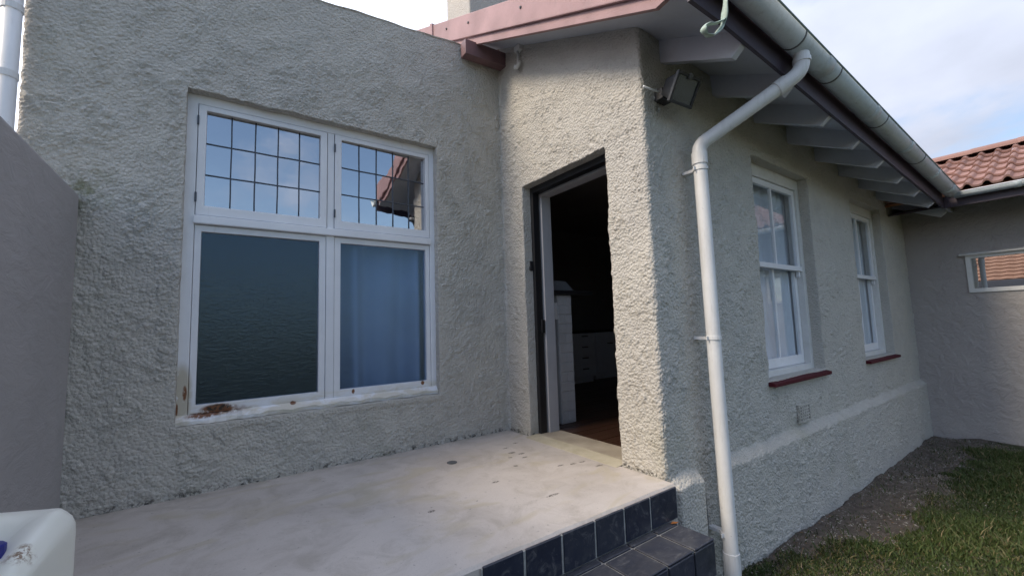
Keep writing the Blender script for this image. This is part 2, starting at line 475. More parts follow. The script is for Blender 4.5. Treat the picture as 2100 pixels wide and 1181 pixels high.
class MB:
    def __init__(self): self.v = []; self.f = []

    def add(self, v, f):
        k = len(self.v); self.v += [tuple(p) for p in v]; self.f += [tuple(i + k for i in q) for q in f]
        return self

    def box(self, x0, x1, y0, y1, z0, z1):
        x0, x1 = min(x0, x1), max(x0, x1); y0, y1 = min(y0, y1), max(y0, y1); z0, z1 = min(z0, z1), max(z0, z1)
        v = [(x, y, z) for z in (z0, z1) for y in (y0, y1) for x in (x0, x1)]
        return self.add(v, [(0, 2, 3, 1), (4, 5, 7, 6), (0, 1, 5, 4), (2, 6, 7, 3), (0, 4, 6, 2), (1, 3, 7, 5)])

    def ring(self, mp, a0, a1, c0, c1, wl_, wr, wb, wt, d0, d1):
        """rectangular frame; mp maps (u, v, depth) to xyz"""
        o = [(a0, c0), (a1, c0), (a1, c1), (a0, c1)]
        i = [(a0 + wl_, c0 + wb), (a1 - wr, c0 + wb), (a1 - wr, c1 - wt), (a0 + wl_, c1 - wt)]
        v = [mp(u, w, d) for d in (d0, d1) for u, w in o + i]
        f = []
        for k in range(4):
            n = (k + 1) % 4
            f += [(k, n, 4 + n, 4 + k), (8 + n, 8 + k, 12 + k, 12 + n), (k, 8 + k, 8 + n, n), (4 + k, 4 + n, 12 + n, 12 + k)]
        return self.add(v, f)

    def tube(self, pts, r, seg=14, cap=True, flat=1.0):
        pts = [Vector(p) for p in pts]; n = len(pts); v = []; f = []
        rr = r if isinstance(r, (list, tuple)) else [r] * n
        prev = None
        for i, p in enumerate(pts):
            d = (pts[min(i + 1, n - 1)] - pts[max(i - 1, 0)]).normalized()
            if prev is None:
                a = Vector((0, 0, 1)) if abs(d.z) < .9 else Vector((1, 0, 0))
                s = d.cross(a).normalized()
            else:
                s = (prev - d * prev.dot(d)).normalized()
            prev = s; q = d.cross(s)
            for k in range(seg):
                th = 2 * math.pi * k / seg
                v.append(p + s * (rr[i] * math.cos(th)) + q * (rr[i] * flat * math.sin(th)))
        for i in range(n - 1):
            for k in range(seg):
                k2 = (k + 1) % seg
                f.append((i * seg + k, i * seg + k2, (i + 1) * seg + k2, (i + 1) * seg + k))
        if cap:
            f.append(tuple(range(seg - 1, -1, -1))); f.append(tuple((n - 1) * seg + k for k in range(seg)))
        return self.add(v, f)

    def prism(self, poly, mp, d0, d1):
        """polygon (u,v) extruded along depth"""
        n = len(poly)
        v = [mp(u, w, d) for d in (d0, d1) for u, w in poly]
        f = [tuple(range(n)), tuple(range(2 * n - 1, n - 1, -1))]
        f += [(i, n + i, n + (i + 1) % n, (i + 1) % n) for i in range(n)]
        return self.add(v, f)

    def build(self, name, m, parent=None, bevel=0., smooth=False, seg=2):
        me = bpy.data.meshes.new(name)
        me.from_pydata(self.v, [], self.f)
        bm = bmesh.new(); bm.from_mesh(me)
        bmesh.ops.recalc_face_normals(bm, faces=bm.faces)
        if bevel:
            es = [e for e in bm.edges if len(e.link_faces) == 2 and e.calc_face_angle() > .5]
            bmesh.ops.bevel(bm, geom=es, offset=bevel, segments=seg, affect='EDGES', profile=.6)
        bm.to_mesh(me); bm.free(); me.update()
        return link(name, me, m, parent, smooth)


def XZ(y0, s=1): return lambda u, w, d: (u, y0 + s * d, w)      # walls facing -Y: u = X
def YZ(x0, s=1): return lambda u, w, d: (x0 + s * d, u, w)      # walls facing -X: u = Y


# ------------------------------------------------------------------ key dimensions (metres)
B = -1.53            # wall of the gabled wing that faces the lawn
L = 5.62             # wall of the rear wing
ZG = -0.684          # lawn level; the patio is at 0
XA = -2.925          # free end of the window wall
WA = (-2.257, -.648, .378, 2.362)
DB = (-1.215, -.287, 0., 2.05)
WC = [(1.335, 2.425, .415, 2.185), (3.545, 4.625, .405, 2.165)]
SL = .49             # roof slope


def sag(x): return -.055 * max(x, 0.)


def soff(y): return 3.45 + SL * y


# ------------------------------------------------------------------ ground, patio
tg = MB()
xs = np.concatenate([[-600, -60, -12, -4], np.linspace(-.5, 6.5, 71), [9, 14, 40, 150, 600]])
ys = np.concatenate([[-600, -80, -20], np.linspace(-6, -1.0, 51), [2, 8, 60, 600]])
gx, gy = np.meshgrid(xs, ys)


def ground_h(x, y):
    near = ((x > .1) & (x < 6.2) & (y > -5.5)).astype(float)
    h = .014 * np.sin(x * 3.1 + 1) * np.sin(y * 4.3) + .010 * np.sin(x * 9.7 + y * 7.1) + .007 * np.sin(x * 17 - y * 13)
    dirt = np.clip((y + 2.02 - .05 * np.sin(x * 6)) * 6, 0, 1) * np.clip((x - 1.3) * 1.0, 0, 1)
    return ZG + near * (h - .025 * dirt - .006)


gz = ground_h(gx, gy)
nx_, ny_ = len(xs), len(ys)
gv = [(float(a), float(b_), float(c_)) for a, b_, c_ in zip(gx.ravel(), gy.ravel(), gz.ravel())]
gf = [(j * nx_ + i, j * nx_ + i + 1, (j + 1) * nx_ + i + 1, (j + 1) * nx_ + i) for j in range(ny_ - 1) for i in range(nx_ - 1)]
ground = MB().add(gv, gf).build('ground', 'soil', smooth=True)
tag(ground, 'bare brown soil of the garden along the house wall', 'ground', kind='structure')

# patio slab with a worn, slightly wavy front edge
pm = MB()
front = []
n = 70
for i in range(n + 1):
    x = -2.68 - 1.2 + (3.88 - .012) * i / n
    front.append((x, -1.592 + .003 * math.sin(x * 21) + .002 * math.sin(x * 57)))
nv = len(front)
v = [(x, y, 0.) for x, y in front] + [(x, y, -.70) for x, y in front] + [(x, .05, 0.) for x, y in front]
v += [(x, y + .010, .0) for x, y in front]
v += [(x, y - .002, -.012) for x, y in front]
f = []
for i in range(n):
    f += [(3 * nv + i, 3 * nv + i + 1, 2 * nv + i + 1, 2 * nv + i), (4 * nv + i, 4 * nv + i + 1, 3 * nv + i + 1, 3 * nv + i),
          (nv + i, nv + i + 1, 4 * nv + i + 1, 4 * nv + i)]
patio = MB().add(v, f).build('patio', 'concrete', smooth=False)
tag(patio, 'pale pinkish concrete patio slab in front of the door', 'patio', kind='structure')

# ------------------------------------------------------------------ house
house = empty('house', (0, 0, 0))
tag(house, 'beige roughcast house with white windows, red verge and an open doorway', 'house')


def fft_noise(shape, step, wl_lo, wl_hi, seed, aniso=1.0):
    r = np.random.default_rng(seed)
    w = r.standard_normal(shape)
    F = np.fft.rfft2(w)
    fy = np.fft.fftfreq(shape[0], step)[:, None]; fx = np.fft.rfftfreq(shape[1], step)[None, :] * aniso
    k = np.hypot(fx, fy)
    f0, s_ = .5 * (1 / wl_lo + 1 / wl_hi), .5 * (1 / wl_lo - 1 / wl_hi) + 1e-6
    F *= np.exp(-((k - f0) / s_) ** 2)
    a = np.fft.irfft2(F, s=shape)
    return a / a.std()


def bil(img, s, z, step):
    fs = np.clip(s / step, 0, img.shape[1] - 2.001); fz = np.clip(z / step, 0, img.shape[0] - 2.001)
    i = fs.astype(int); j = fz.astype(int); a = fs - i; b = fz - j
    return (img[j, i] * (1 - a) + img[j, i + 1] * a) * (1 - b) + (img[j + 1, i] * (1 - a) + img[j + 1, i + 1] * a) * b


NS = .005
NSHAPE = (880, 2300)
N1 = fft_noise(NSHAPE, NS, .017, .032, 1)          # knobs of the roughcast
N2 = fft_noise(NSHAPE, NS, .045, .11, 2)
N3 = fft_noise(NSHAPE, NS, .35, .9, 3)
N4 = fft_noise(NSHAPE, NS, .15, .35, 5)
ROUGH = np.tanh(np.maximum(N1 + .35 * N2 - .15, -.6) * 1.1) * .0052 + .0011 * N2
PATCH = 1 / (1 + np.exp(-(N4 * 1.3 + N3 * .5) * 2))       # where the cast is coarse or rubbed smooth


def steps(breaks, st):
    out = []
    for a, b in zip(breaks[:-1], breaks[1:]):
        k = max(1, int(round(abs(b - a) / st)))
        out += list(np.linspace(a, b, k + 1)[:-1])
    return out + [breaks[-1]]


# path of the outer face: return of the free end, window wall, door wall, lawn wall
cols = []      # (x, y, nx, ny, wall id)
rc = .028


def arc(cx, cy, a0, a1, r, k, sgn):
    for i in range(1, k):
        a = R(a0 + (a1 - a0) * i / k)
        cols.append((cx + r * math.cos(a), cy + r * math.sin(a), sgn * math.cos(a), sgn * math.sin(a)))


for y in steps([.32, rc], .02): cols.append((XA, y, -1, 0))
arc(XA + rc, rc, 180, 270, rc, 5, 1)
iA0 = len(cols)
for x in steps([XA + rc, WA[0], WA[1], -.016], .0075): cols.append((x, 0, 0, -1))
arc(-.016, -.016, 90, 0, .016, 3, -1)
cA_end = len(cols)
iB0 = len(cols)
for y in steps([-.016, DB[1], DB[0], B + rc], .0075): cols.append((0, y, -1, 0))
iB1 = len(cols)
arc(rc, B + rc, 180, 270, rc, 6, 1)
cB_end = iB1 + 2
iC0 = len(cols)
for x in steps([rc, WC[0][0], WC[0][1]], .0075) + steps([WC[0][1], WC[1][0], WC[1][1], L + .06], .012)[1:]: cols.append((x, B, 0, -1))
cols = np.array(cols)
sarc = np.concatenate([[0], np.cumsum(np.hypot(np.diff(cols[:, 0]), np.diff(cols[:, 1])))])


def find_cols(lo, hi, axis, i0, i1):
    """indices of the two columns that bound an opening"""
    vals = cols[i0:i1, axis]
    return i0 + int(np.argmin(abs(vals - lo))), i0 + int(np.argmin(abs(vals - hi)))


def rough_wall(ca, cb, zb, zs_breaks, topfun, openings, label=None, plinth=False, dep=.29, lip=None):
    zs = np.array(steps(zs_breaks, .0075))
    zs[0] = zb
    idx = np.arange(ca, cb)
    S, Z = np.meshgrid(sarc[idx], zs)
    X, Y = np.tile(cols[idx, 0], (len(zs), 1)), np.tile(cols[idx, 1], (len(zs), 1))
    NX, NY = np.tile(cols[idx, 2], (len(zs), 1)), np.tile(cols[idx, 3], (len(zs), 1))
    zi = Z + .75
    rough = bil(ROUGH, S, zi, NS)
    patch = bil(PATCH, S, zi, NS)
    amp = .34 + .92 * patch
    for (u0, u1, z0, z1, ax) in openings:
        U = X if ax == 0 else Y
        d = np.maximum(np.maximum(u0 - U, U - u1), np.maximum(z0 - Z, Z - z1))
        amp *= np.clip(.28 + d / .06, .28, 1)
    top = topfun(X, Y)
    amp *= np.clip(.45 + (top - Z) * .7, .45, 1.0)
    disp = rough * amp + .0024 * bil(N3, S, zi, NS) + .0008 * bil(N4, S, zi, NS)
    sc_ = sarc[iB1 + 3]        # soften the outer corner by the door
    disp = disp * np.clip(.40 + abs(S - sc_) / .11, .40, 1)
    if lip is not None:      # trowelled lip under the window
        u0, u1, z1 = lip
        m = np.clip((X - u0 + .03) / .03, 0, 1) * np.clip((u1 + .03 - X) / .03, 0, 1) * np.clip(1 - (z1 - Z - .03) / .02, 0, 1) * (Z <= z1 + .001)
        disp = disp * (1 - .8 * m) + .006 * m
    if plinth:
        on = np.clip((X - .02) / .03, 0, 1) * (1 - np.clip((X - .29) / .015, 0, 1)) + np.clip((X - .50) / .02, 0, 1)
        edge = .002 * bil(N2, S * .7, zi * 0 + 1.0, NS) + .004 * bil(N4, S, zi * 0 + 2, NS)
        k = np.clip((.012 + edge - Z) / .062, 0, 1)
        k = .5 * k + .5 * k * k * (3 - 2 * k)
        ledge = np.clip(1 - abs(Z + .03) / .06, 0, 1) * on
        disp = disp * (1 - .9 * ledge) + .058 * k * on
        smooth1 = (np.clip(1 - abs(X - .15) / .2, 0, 1) > 0) & (Z < 0)
        disp = np.where(smooth1, .058 * k * on + (disp - .058 * k * on) * .25, disp)
    X = X + NX * disp; Y = Y + NY * disp
    # hand-made opening edges
    nz, nc = X.shape
    cellmask = np.ones((nz - 1, nc - 1), bool)
    topc = topfun(cols[idx, 0][None, :] + 0 * Z, cols[idx, 1][None, :] + 0 * Z)
    cellmask &= (Z[:-1, :-1] < topc[:-1, :-1] - .0005)
    loops = []
    for (u0, u1, z0, z1, ax) in openings:
        i0, i1 = find_cols(u0, u1, ax, ca, cb) if ax == 0 else find_cols(u1, u0, ax, ca, cb)
        i0 -= ca; i1 -= ca
        if i0 > i1: i0, i1 = i1, i0
        j0 = int(np.argmin(abs(zs - z0))); j1 = int(np.argmin(abs(zs - z1)))
        cellmask[j0:j1, i0:i1] = False
        lp = [(j, i0) for j in range(j0, j1)] + [(j1, i) for i in range(i0, i1)] + [(j, i1) for j in range(j1, j0, -1)]
        closed = z0 > 0.01
        lp += [(j0, i) for i in range(i1, i0, -1)] if closed else [(j0, i1)]
        w1 = .0016 * bil(N2, S, zi, NS) + .0022 * bil(N4, S, zi, NS)
        for j, i in set(lp):
            e = w1[j, i]
            if i in (i0, i1):
                if ax == 0: X[j, i] += e
                else: Y[j, i] += e
            if j in (j0, j1) and closed or j == j1: Z[j, i] += e
        loops.append((lp, closed, ax))
    # trim top row heights
    Z = np.minimum(Z, topc)
    vid = np.arange(nz * nc).reshape(nz, nc)
    fa = np.stack([vid[:-1, :-1], vid[:-1, 1:], vid[1:, 1:], vid[1:, :-1]], -1)[cellmask]
    V = np.stack([X, Y, Z], -1).reshape(-1, 3)
    extraV, extraF = [], []
    base = len(V)
    for lp, closed, ax in loops:
        m = len(lp)
        ids = [int(vid[j, i]) for j, i in lp]
        k0 = base + len(extraV)
        for d, kk in ((.012, .55), (.07, .2), (dep, 0.)):
            for (j, i), q in zip(lp, ids):
                p = V[q]; nx, ny = NX[j, i], NY[j, i]
                bx, by, bz = cols[ca + i, 0], cols[ca + i, 1], zs[j]
                off = np.array([p[0] - bx, p[1] - by, p[2] - bz])
                jit = np.array([bx - nx * d, by - ny * d, bz]) + off * kk * np.array([ax == 0, ax == 1, 1])
                extraV.append(jit)
        rows = [ids] + [list(range(k0 + r_ * m, k0 + (r_ + 1) * m)) for r_ in range(3)]
        last = m if closed else m - 1
        for a, b in zip(rows[:-1], rows[1:]):
            for q in range(last):
                q2 = (q + 1) % m
                extraF.append((a[q], b[q], b[q2], a[q2]))
    V = np.vstack([V, np.array(extraV)]) if extraV else V
    FA = np.vstack([fa, np.array(extraF, dtype=int)]) if extraF else fa
    used = np.unique(FA)
    remap = -np.ones(len(V), int); remap[used] = np.arange(len(used))
    V = V[used]; FA = remap[FA]
    me = bpy.data.meshes.new('wall')
    me.vertices.add(len(V)); me.vertices.foreach_set('co', V.astype(np.float32).ravel())
    me.loops.add(FA.size); me.loops.foreach_set('vertex_index', FA.astype(np.int32).ravel())
    me.polygons.add(len(FA))
    me.polygons.foreach_set('loop_start', np.arange(0, FA.size, 4, dtype=np.int32))
    me.polygons.foreach_set('loop_total', np.full(len(FA), 4, dtype=np.int32))
    me.update(calc_edges=True); me.validate()
    o = link('wall', me, 'roughcast', house, True)
    if label: o['label'] = label
    return o


def topA(X, Y): return 3.372 + .085 * X


rough_wall(0, cA_end + 1, -.02, [-.02, WA[2], WA[3], 3.40], topA, [(WA[0], WA[1], WA[2], WA[3], 0)],
           'window wall with a parapet top', lip=(WA[0], WA[1], WA[2]))
rough_wall(cA_end, cB_end + 1, -.02, [-.02, 0., DB[3], 3.62], lambda X, Y: soff(Y) + .06, [(DB[0], DB[1], DB[2], DB[3], 1)],
           'door wall under the red verge')
rough_wall(cB_end, len(cols), -.72, [-.72, 0., WC[0][2], 2.175, 2.85], lambda X, Y: soff(B) + .06 - .055 * np.maximum(X, 0),
           [(WC[0][0], WC[0][1], WC[0][2], 2.175, 0), (WC[1][0], WC[1][1], WC[0][2], 2.175, 0)], 'lawn wall with a proud plinth', plinth=True)
WC = [(a, b, .415, 2.175) for a, b, _, _ in WC]

# parapet coping: a rounded strip of render along the top of the window wall
cp = MB()
pts = []
for i in range(41):
    x = XA - .004 + (-.05 - XA) * i / 40
    pts.append((x, .128, float(topA(x, 0)) + .004 + .004 * math.sin(x * 9) + .003 * math.sin(x * 23)))
cp.tube(pts, .136, 16, True, .17)
cp.build('coping', 'roughcast', house, smooth=True)
# body of the parapet wall behind its rendered face
MB().box(XA + .012, -.02, .3, .32, 2.4, 3.06).build('wall', 'plaster_grey', house)['label'] = 'plain back of the parapet'

# rooms behind the openings ------------------------------------------------
def room(mp, u0, u1, v0, v1, d0, d1, holes, m):
    g = MB()
    us = sorted({u0, u1, *[h[0] for h in holes], *[h[1] for h in holes]})
    vs = sorted({v0, v1, *[h[2] for h in holes], *[h[3] for h in holes]})
    for a, b in zip(us[:-1], us[1:]):
        for c_, d_ in zip(vs[:-1], vs[1:]):
            if any(h[0] <= a and b <= h[1] and h[2] <= c_ and d_ <= h[3] for h in holes): continue
            g.add([mp(a, c_, d0), mp(b, c_, d0), mp(b, d_, d0), mp(a, d_, d0)], [(0, 1, 2, 3)])
    q = [mp(u, v_, d) for d in (d0, d1) for u, v_ in ((u0, v0), (u1, v0), (u1, v1), (u0, v1))]
    g.add(q, [(4, 5, 6, 7), (0, 1, 5, 4), (1, 2, 6, 5), (2, 3, 7, 6), (3, 0, 4, 7)])
    return g


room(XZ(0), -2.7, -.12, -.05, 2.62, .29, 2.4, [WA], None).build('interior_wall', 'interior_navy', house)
# kitchen: one box with holes towards the door wall and the lawn wall
g = MB()
kx0, kx1, ky0, ky1, kz0, kz1 = .29, 5.3, B + .29, 2.4, -.012, 2.5


def sheet(mp, u0, u1, v0, v1, d, holes, g):
    us = sorted({u0, u1, *[h[0] for h in holes], *[h[1] for h in holes]})
    vs = sorted({v0, v1, *[h[2] for h in holes], *[h[3] for h in holes]})
    for a, b in zip(us[:-1], us[1:]):
        for c_, d_ in zip(vs[:-1], vs[1:]):
            if any(h[0] <= a + 1e-6 and b <= h[1] + 1e-6 and h[2] <= c_ + 1e-6 and d_ <= h[3] + 1e-6 for h in holes): continue
            g.add([mp(a, c_, d), mp(b, c_, d), mp(b, d_, d), mp(a, d_, d)], [(0, 1, 2, 3)])


sheet(YZ(0), ky0, ky1, kz0, kz1, kx0, [(DB[0], DB[1], kz0, DB[3])], g)
sheet(XZ(0), kx0, kx1, kz0, kz1, ky0, WC, g)
sheet(XZ(0), kx0, kx1, kz0, kz1, ky1, [], g)
sheet(YZ(0), ky0, ky1, kz0, kz1, kx1, [], g)
g.add([(kx0, ky0, kz1), (kx1, ky0, kz1), (kx1, ky1, kz1), (kx0, ky1, kz1)], [(0, 1, 2, 3)])
g.add([(kx0, ky0, kz0), (kx1, ky0, kz0), (kx1, ky1, kz0), (kx0, ky1, kz0)], [(0, 1, 2, 3)])
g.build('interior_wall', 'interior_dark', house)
# plank floor of the kitchen, visible through the door
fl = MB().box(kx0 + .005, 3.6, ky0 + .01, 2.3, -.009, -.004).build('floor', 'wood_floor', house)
pm_ = None
for i in range(24):
    y0 = ky0 + .012 + i * .095
    p = MB().box(kx0 + .008, 3.2, y0, y0 + .091, -.003, .006 + .001 * (i % 3)).build('plank', 'wood_floor', fl, bevel=.0015, seg=1)

# ---------------------------------------------------------------- big window in the window wall
def frame_set(name_parent):
    pass


win = empty('window'); win.parent = house
win['label'] = 'large worn white window with leaded lights over obscure panes'
mp = XZ(0)
x0, x1, z0, z1 = WA
xa, xb, xc, xd = -2.169, -1.510, -1.369, -.722
zp0, zp1, zs0, zs1 = .484, 1.514, 1.671, 2.271
fm = MB()
e = .006
fm.ring(mp, x0 - e, x1 + e, z0 - e, z1 + e, .052 + e, .040 + e, .050 + e, .055 + e, .062, .135)
fm.build('frame', 'worn_white_paint', win, bevel=.003)
# mullion and transom
MB().box(-1.466, -1.414, .066, .13, z0 + .05, 1.556).build('mullion', 'worn_white_paint', win, bevel=.003)
MB().box(-1.462, -1.418, .066, .13, 1.608, z1 - .055).build('mullion', 'worn_white_paint', win, bevel=.003)
tm = MB().box(x0 + .046, x1 - .036, .040, .131, 1.557, 1.607)
tm.build('transom', 'worn_white_paint', win, bevel=.006)
# weathered sill: uneven timber strip at the bottom
sl_ = MB()
n = 60
v = []
for i in range(n + 1):
    x = x0 - .004 + (x1 - x0 + .008) * i / n
    rot = math.exp(-((x + 2.06) / .12) ** 2)
    w = .004 * math.sin(x * 31) + .003 * math.sin(x * 73 + 1)
    dz = -.02 * rot * abs(math.sin(x * 60))
    v += [(x, .034 + w, .381 + .3 * w), (x, .030 + w + .014 * rot, .405 + w + dz), (x, .062, .437 + dz * .6), (x, .075, .381)]
f = []
for i in range(n):
    for k in range(4):
        k2 = (k + 1) % 4
        f.append((4 * i + k, 4 * i + k2, 4 * i + 4 + k2, 4 * i + 4 + k))
f += [(0, 1, 2, 3), (4 * n + 3, 4 * n + 2, 4 * n + 1, 4 * n)]
sl_.add(v, f).build('sill', 'worn_white_paint', win)
for (a, b) in ((xa, xb), (xc, xd)):
    o0 = x0 + .054 if a == xa else -1.412
    o1 = -1.468 if a == xa else x1 - .042
    s_ = MB().ring(mp, o0, o1, z0 + .054, 1.554, a - o0, o1 - b, zp0 - z0 - .054, 1.554 - zp1, .072, .125).build('sash', 'worn_white_paint', win, bevel=.004)
    # upper, opening light
    o0 = x0 + .055 if a == xa else -1.414
    o1 = -1.466 if a == xa else x1 - .043
    zt0, zt1 = 1.612, z1 - .058
    ga, gb = a + (.008 if a == xa else 0), b
    MB().ring(mp, o0, o1, zt0, zt1, ga - o0, o1 - gb, zs0 - zt0, zt1 - zs1, .058, .118).build('casement', 'worn_white_paint', win, bevel=.004)
    # obscure pane
    pv = MB().box(a - .008, b + .008, .096, .101, zp0 - .008, zp1 + .008).build('pane', 'obscure_glass', win)
    # leaded panes: five by three, each a slightly different tilt
    nx, nz = 5, 3
    yawf = .030 if a == xc else 0.       # the right light sits a little askew
    pw, ph = (gb - ga) / nx, (zs1 - zs0) / nz
    for i in range(nx):
        for k in range(nz):
            u0, w0 = ga + i * pw, zs0 + k * ph
            tx, tz = random.gauss(0, .0004), random.gauss(0, .0004)
            q = []
            for dd in (0, .003):
                for (uu, ww, sx, sz) in ((u0, w0, -1, -1), (u0 + pw, w0, 1, -1), (u0 + pw, w0 + ph, 1, 1), (u0, w0 + ph, -1, 1)):
                    q.append((uu, .090 + dd + tx * sx + tz * sz + yawf * (uu - (ga + gb) / 2), ww))
            MB().add(q, [(0, 1, 2, 3), (7, 6, 5, 4), (0, 4, 5, 1), (1, 5, 6, 2), (2, 6, 7, 3), (3, 7, 4, 0)]).build('pane', 'leaded_glass', win)
    lc = MB()
    for i in range(1, nx):
        xx = ga + i * pw
        pts = [(xx + .0008 * math.sin(z_ * 19 + i * 2.1 + a), .088 + yawf * (xx - (ga + gb) / 2), z_) for z_ in np.linspace(zs0 - .003, zs1 + .003, 9)]
        lc.tube(pts, .0047, 6)
    for k in range(1, nz):
        zc = zs0 + k * ph
        pts = [(x_, .0885 + yawf * (x_ - (ga + gb) / 2), zc + .0008 * math.sin(x_ * 23 + k)) for x_ in np.linspace(ga - .003, gb + .003, 11)]
        lc.tube(pts, .0047, 6)
    lc.build('lead_came', 'lead', win, smooth=True)
    # hinges on the hanging stile
    for zz_ in (1.72, 2.20):
        MB().box(o0 - .006, o0 + .004, .050, .060, zz_ - .03, zz_ + .03).build('hinge', 'lead', win, bevel=.002, seg=1)

# ---------------------------------------------------------------- doorway
door = empty('doorway'); door.parent = house
mpY = YZ(0)
gy0, gy1, gzt = DB[0], DB[1], DB[3]


def door_ring(d0, d1, w, wt, e=.006):
    """three-sided frame"""
    g = MB()
    poly = [(gy0 - e, .0), (gy0 + w, .0), (gy0 + w, gzt - wt), (gy1 - w, gzt - wt), (gy1 - w, .0), (gy1 + e, .0), (gy1 + e, gzt + e), (gy0 - e, gzt + e)]
    v = [mpY(u, w_, d) for d in (d0, d1) for u, w_ in poly]
    n = 8
    f = [(0, 1, 2, 7), (2, 3, 6, 7), (3, 4, 5, 6), (15, 10, 9, 8), (15, 14, 11, 10), (14, 13, 12, 11)]
    f += [(i, n + i, n + (i + 1) % n, (i + 1) % n) for i in range(n)]
    return g.add(v, f)


door_ring(.085, .150, .034, .05).build('gate_frame', 'black_metal', door, bevel=.003)
door_ring(.165, .268, .050, .062).build('door_lining', 'lining_paint', door, bevel=.004)
MB().box(.055, .085, gy1 - .012, gy1 + .004, 1.34, 1.42).box(.048, .056, gy1 - .02, gy1 + .004, 1.345, 1.375).build('latch_keep', 'black_metal', door, bevel=.002, seg=1)
MB().box(.120, .156, gy1 - .052, gy1 - .036, .82, .93).build('latch_keep', 'black_metal', door, bevel=.003, seg=1)
# threshold with a yellowed lip
MB().box(.062, .285, gy0 + .002, gy1 - .002, -.03, .012).build('threshold', 'threshold', door, bevel=.006)
MB().add([(-.05, gy0 + .0, .0015), (-.05, gy1 + .0, .0015), (.06, gy1 - .0, .012), (.06, gy0, .012), (-.05, gy0, -.02), (-.05, gy1, -.02), (.06, gy1, -.02), (.06, gy0, -.02)],
         [(0, 1, 2, 3), (7, 6, 5, 4), (0, 4, 5, 1), (1, 5, 6, 2), (2, 6, 7, 3), (3, 7, 4, 0)]).build('threshold_lip', 'yellow_lip', door)

# whitewashed brick pier just inside, with a few courses showing
pier = MB().box(.43, .60, -.19, .35, 0.008, 1.150).build('brick_pier', 'whitewash', house, bevel=.006)
for k in range(13):
    zz_ = .03 + k * .086
    for a, b in (((.434, .596),) if k % 2 else ((.434, .512), (.520, .596))):
        MB().box(a, b, -.196, -.15, zz_, zz_ + .078).build('brick', 'whitewash', pier, bevel=.004, seg=1)

# ---------------------------------------------------------------- sash windows
SILLY = B - .045
for wi, (x0, x1, z0, z1) in enumerate(WC):
    w = empty('window'); w.parent = house
    w['label'] = ['tall white sash window near the downpipe', 'tall white sash window near the rear wing'][wi]
    Y0 = B + .085
    mpc = XZ(Y0)
    e = .006
    MB().ring(mpc, x0 - e, x1 + e, z0 - e, z1 + e, .055 + e, .055 + e, .045 + e, .10 + e, .0, .10).build('frame', 'white_trim', w, bevel=.004)
    zm = 1.335
    # upper sash outside, lower sash inside
    a0, a1 = x0 + .058, x1 - .058
    MB().ring(mpc, a0, a1, zm - .028, z1 - .103, .05, .05, .042, .05, .016, .046).build('upper_sash', 'white_paint', w, bevel=.003)
    MB().ring(mpc, a0, a1, z0 + .048, zm + .022, .05, .05, .08, .04, .052, .085).build('lower_sash', 'white_paint', w, bevel=.003)
    MB().box(a0 + .0, a1, Y0 + .002, Y0 + .016, zm - .030, zm + .012).build('meeting_rail', 'white_paint', w, bevel=.003)
    for hx in (a0 + .004, a1 - .046):
        MB().prism([(hx, zm - .030), (hx + .042, zm - .030), (hx + .036, zm - .075), (hx + .02, zm - .092), (hx + .006, zm - .075)], mpc, .018, .044).build('sash_horn', 'white_paint', w, bevel=.002, seg=1)
    xm = (x0 + x1) / 2 + .01
    MB().box(xm - .013, xm + .013, Y0 + .018, Y0 + .044, zm + .015, z1 - .150).build('glazing_bar', 'white_paint', w, bevel=.003)
    MB().box(xm - .013, xm + .013, Y0 + .054, Y0 + .082, z0 + .127, zm - .017).build('glazing_bar', 'white_paint', w, bevel=.003)
    for (pa, pb) in ((a0 + .045, xm), (xm, a1 - .045)):
        MB().box(pa, pb, Y0 + .029, Y0 + .033, zm + .01, z1 - .15).build('pane', 'glass', w)
        MB().box(pa, pb, Y0 + .066, Y0 + .070, z0 + .12, zm - .015).build('pane', 'glass', w)
    # red quarry sill with its own tiles
    g = MB().prism([(Y0 + .006, z0 - .001), (B - .045, z0 - .020), (B - .045, z0 - .048), (Y0 + .006, z0 - .040)], lambda u, v_, d: (d, u, v_), x0 - .012, x1 + .012)
    g.build('sill', 'maroon', w, bevel=.004)

# curtains
def curtain(name, x0, x1, z0, z1, y, folds, amp, label, seed, m='curtain'):
    r = random.Random(seed)
    nx, nz = folds * 14, 14
    ph = [r.uniform(-.7, .7) for _ in range(folds + 2)]
    v = []
    for k in range(nz + 1):
        zf = k / nz
        for i in range(nx + 1):
            s = i / nx
            th = s * folds * 2 * math.pi
            a = amp * (.6 + .4 * math.sin(s * 9 + seed)) * (1 - .35 * zf)
            v.append((x0 + (x1 - x0) * s + .008 * math.sin(th * .5 + zf * 2),
                      y + a * math.sin(th + ph[int(s * folds)] * 0 + .5 * math.sin(zf * 2 + s * 5)) + .012 * math.sin(s * 5 + zf),
                      z0 + (z1 - z0) * zf))
    f = [(k * (nx + 1) + i, k * (nx + 1) + i + 1, (k + 1) * (nx + 1) + i + 1, (k + 1) * (nx + 1) + i) for k in range(nz) for i in range(nx)]
    o = MB().add(v, f).build(name, m, smooth=True)
    md = o.modifiers.new('cloth', 'SOLIDIFY'); md.thickness = .002
    tag(o, label, 'curtain')
    return o


curtain('curtain', -1.385, -.50, .30, 2.30, .235, 4, .085, 'pale curtain behind the right obscure pane of the large window', 1, 'dull_curtain')
curtain('curtain', WC[0][0] - .05, WC[0][1] + .05, .36, 2.26, B + .205, 8, .024, 'white curtain behind the sash window nearest the downpipe', 2)
curtain('curtain', WC[1][0] - .05, WC[1][1] + .05, .36, 2.26, B + .205, 8, .024, 'white curtain behind the sash window nearest the rear wing', 3)

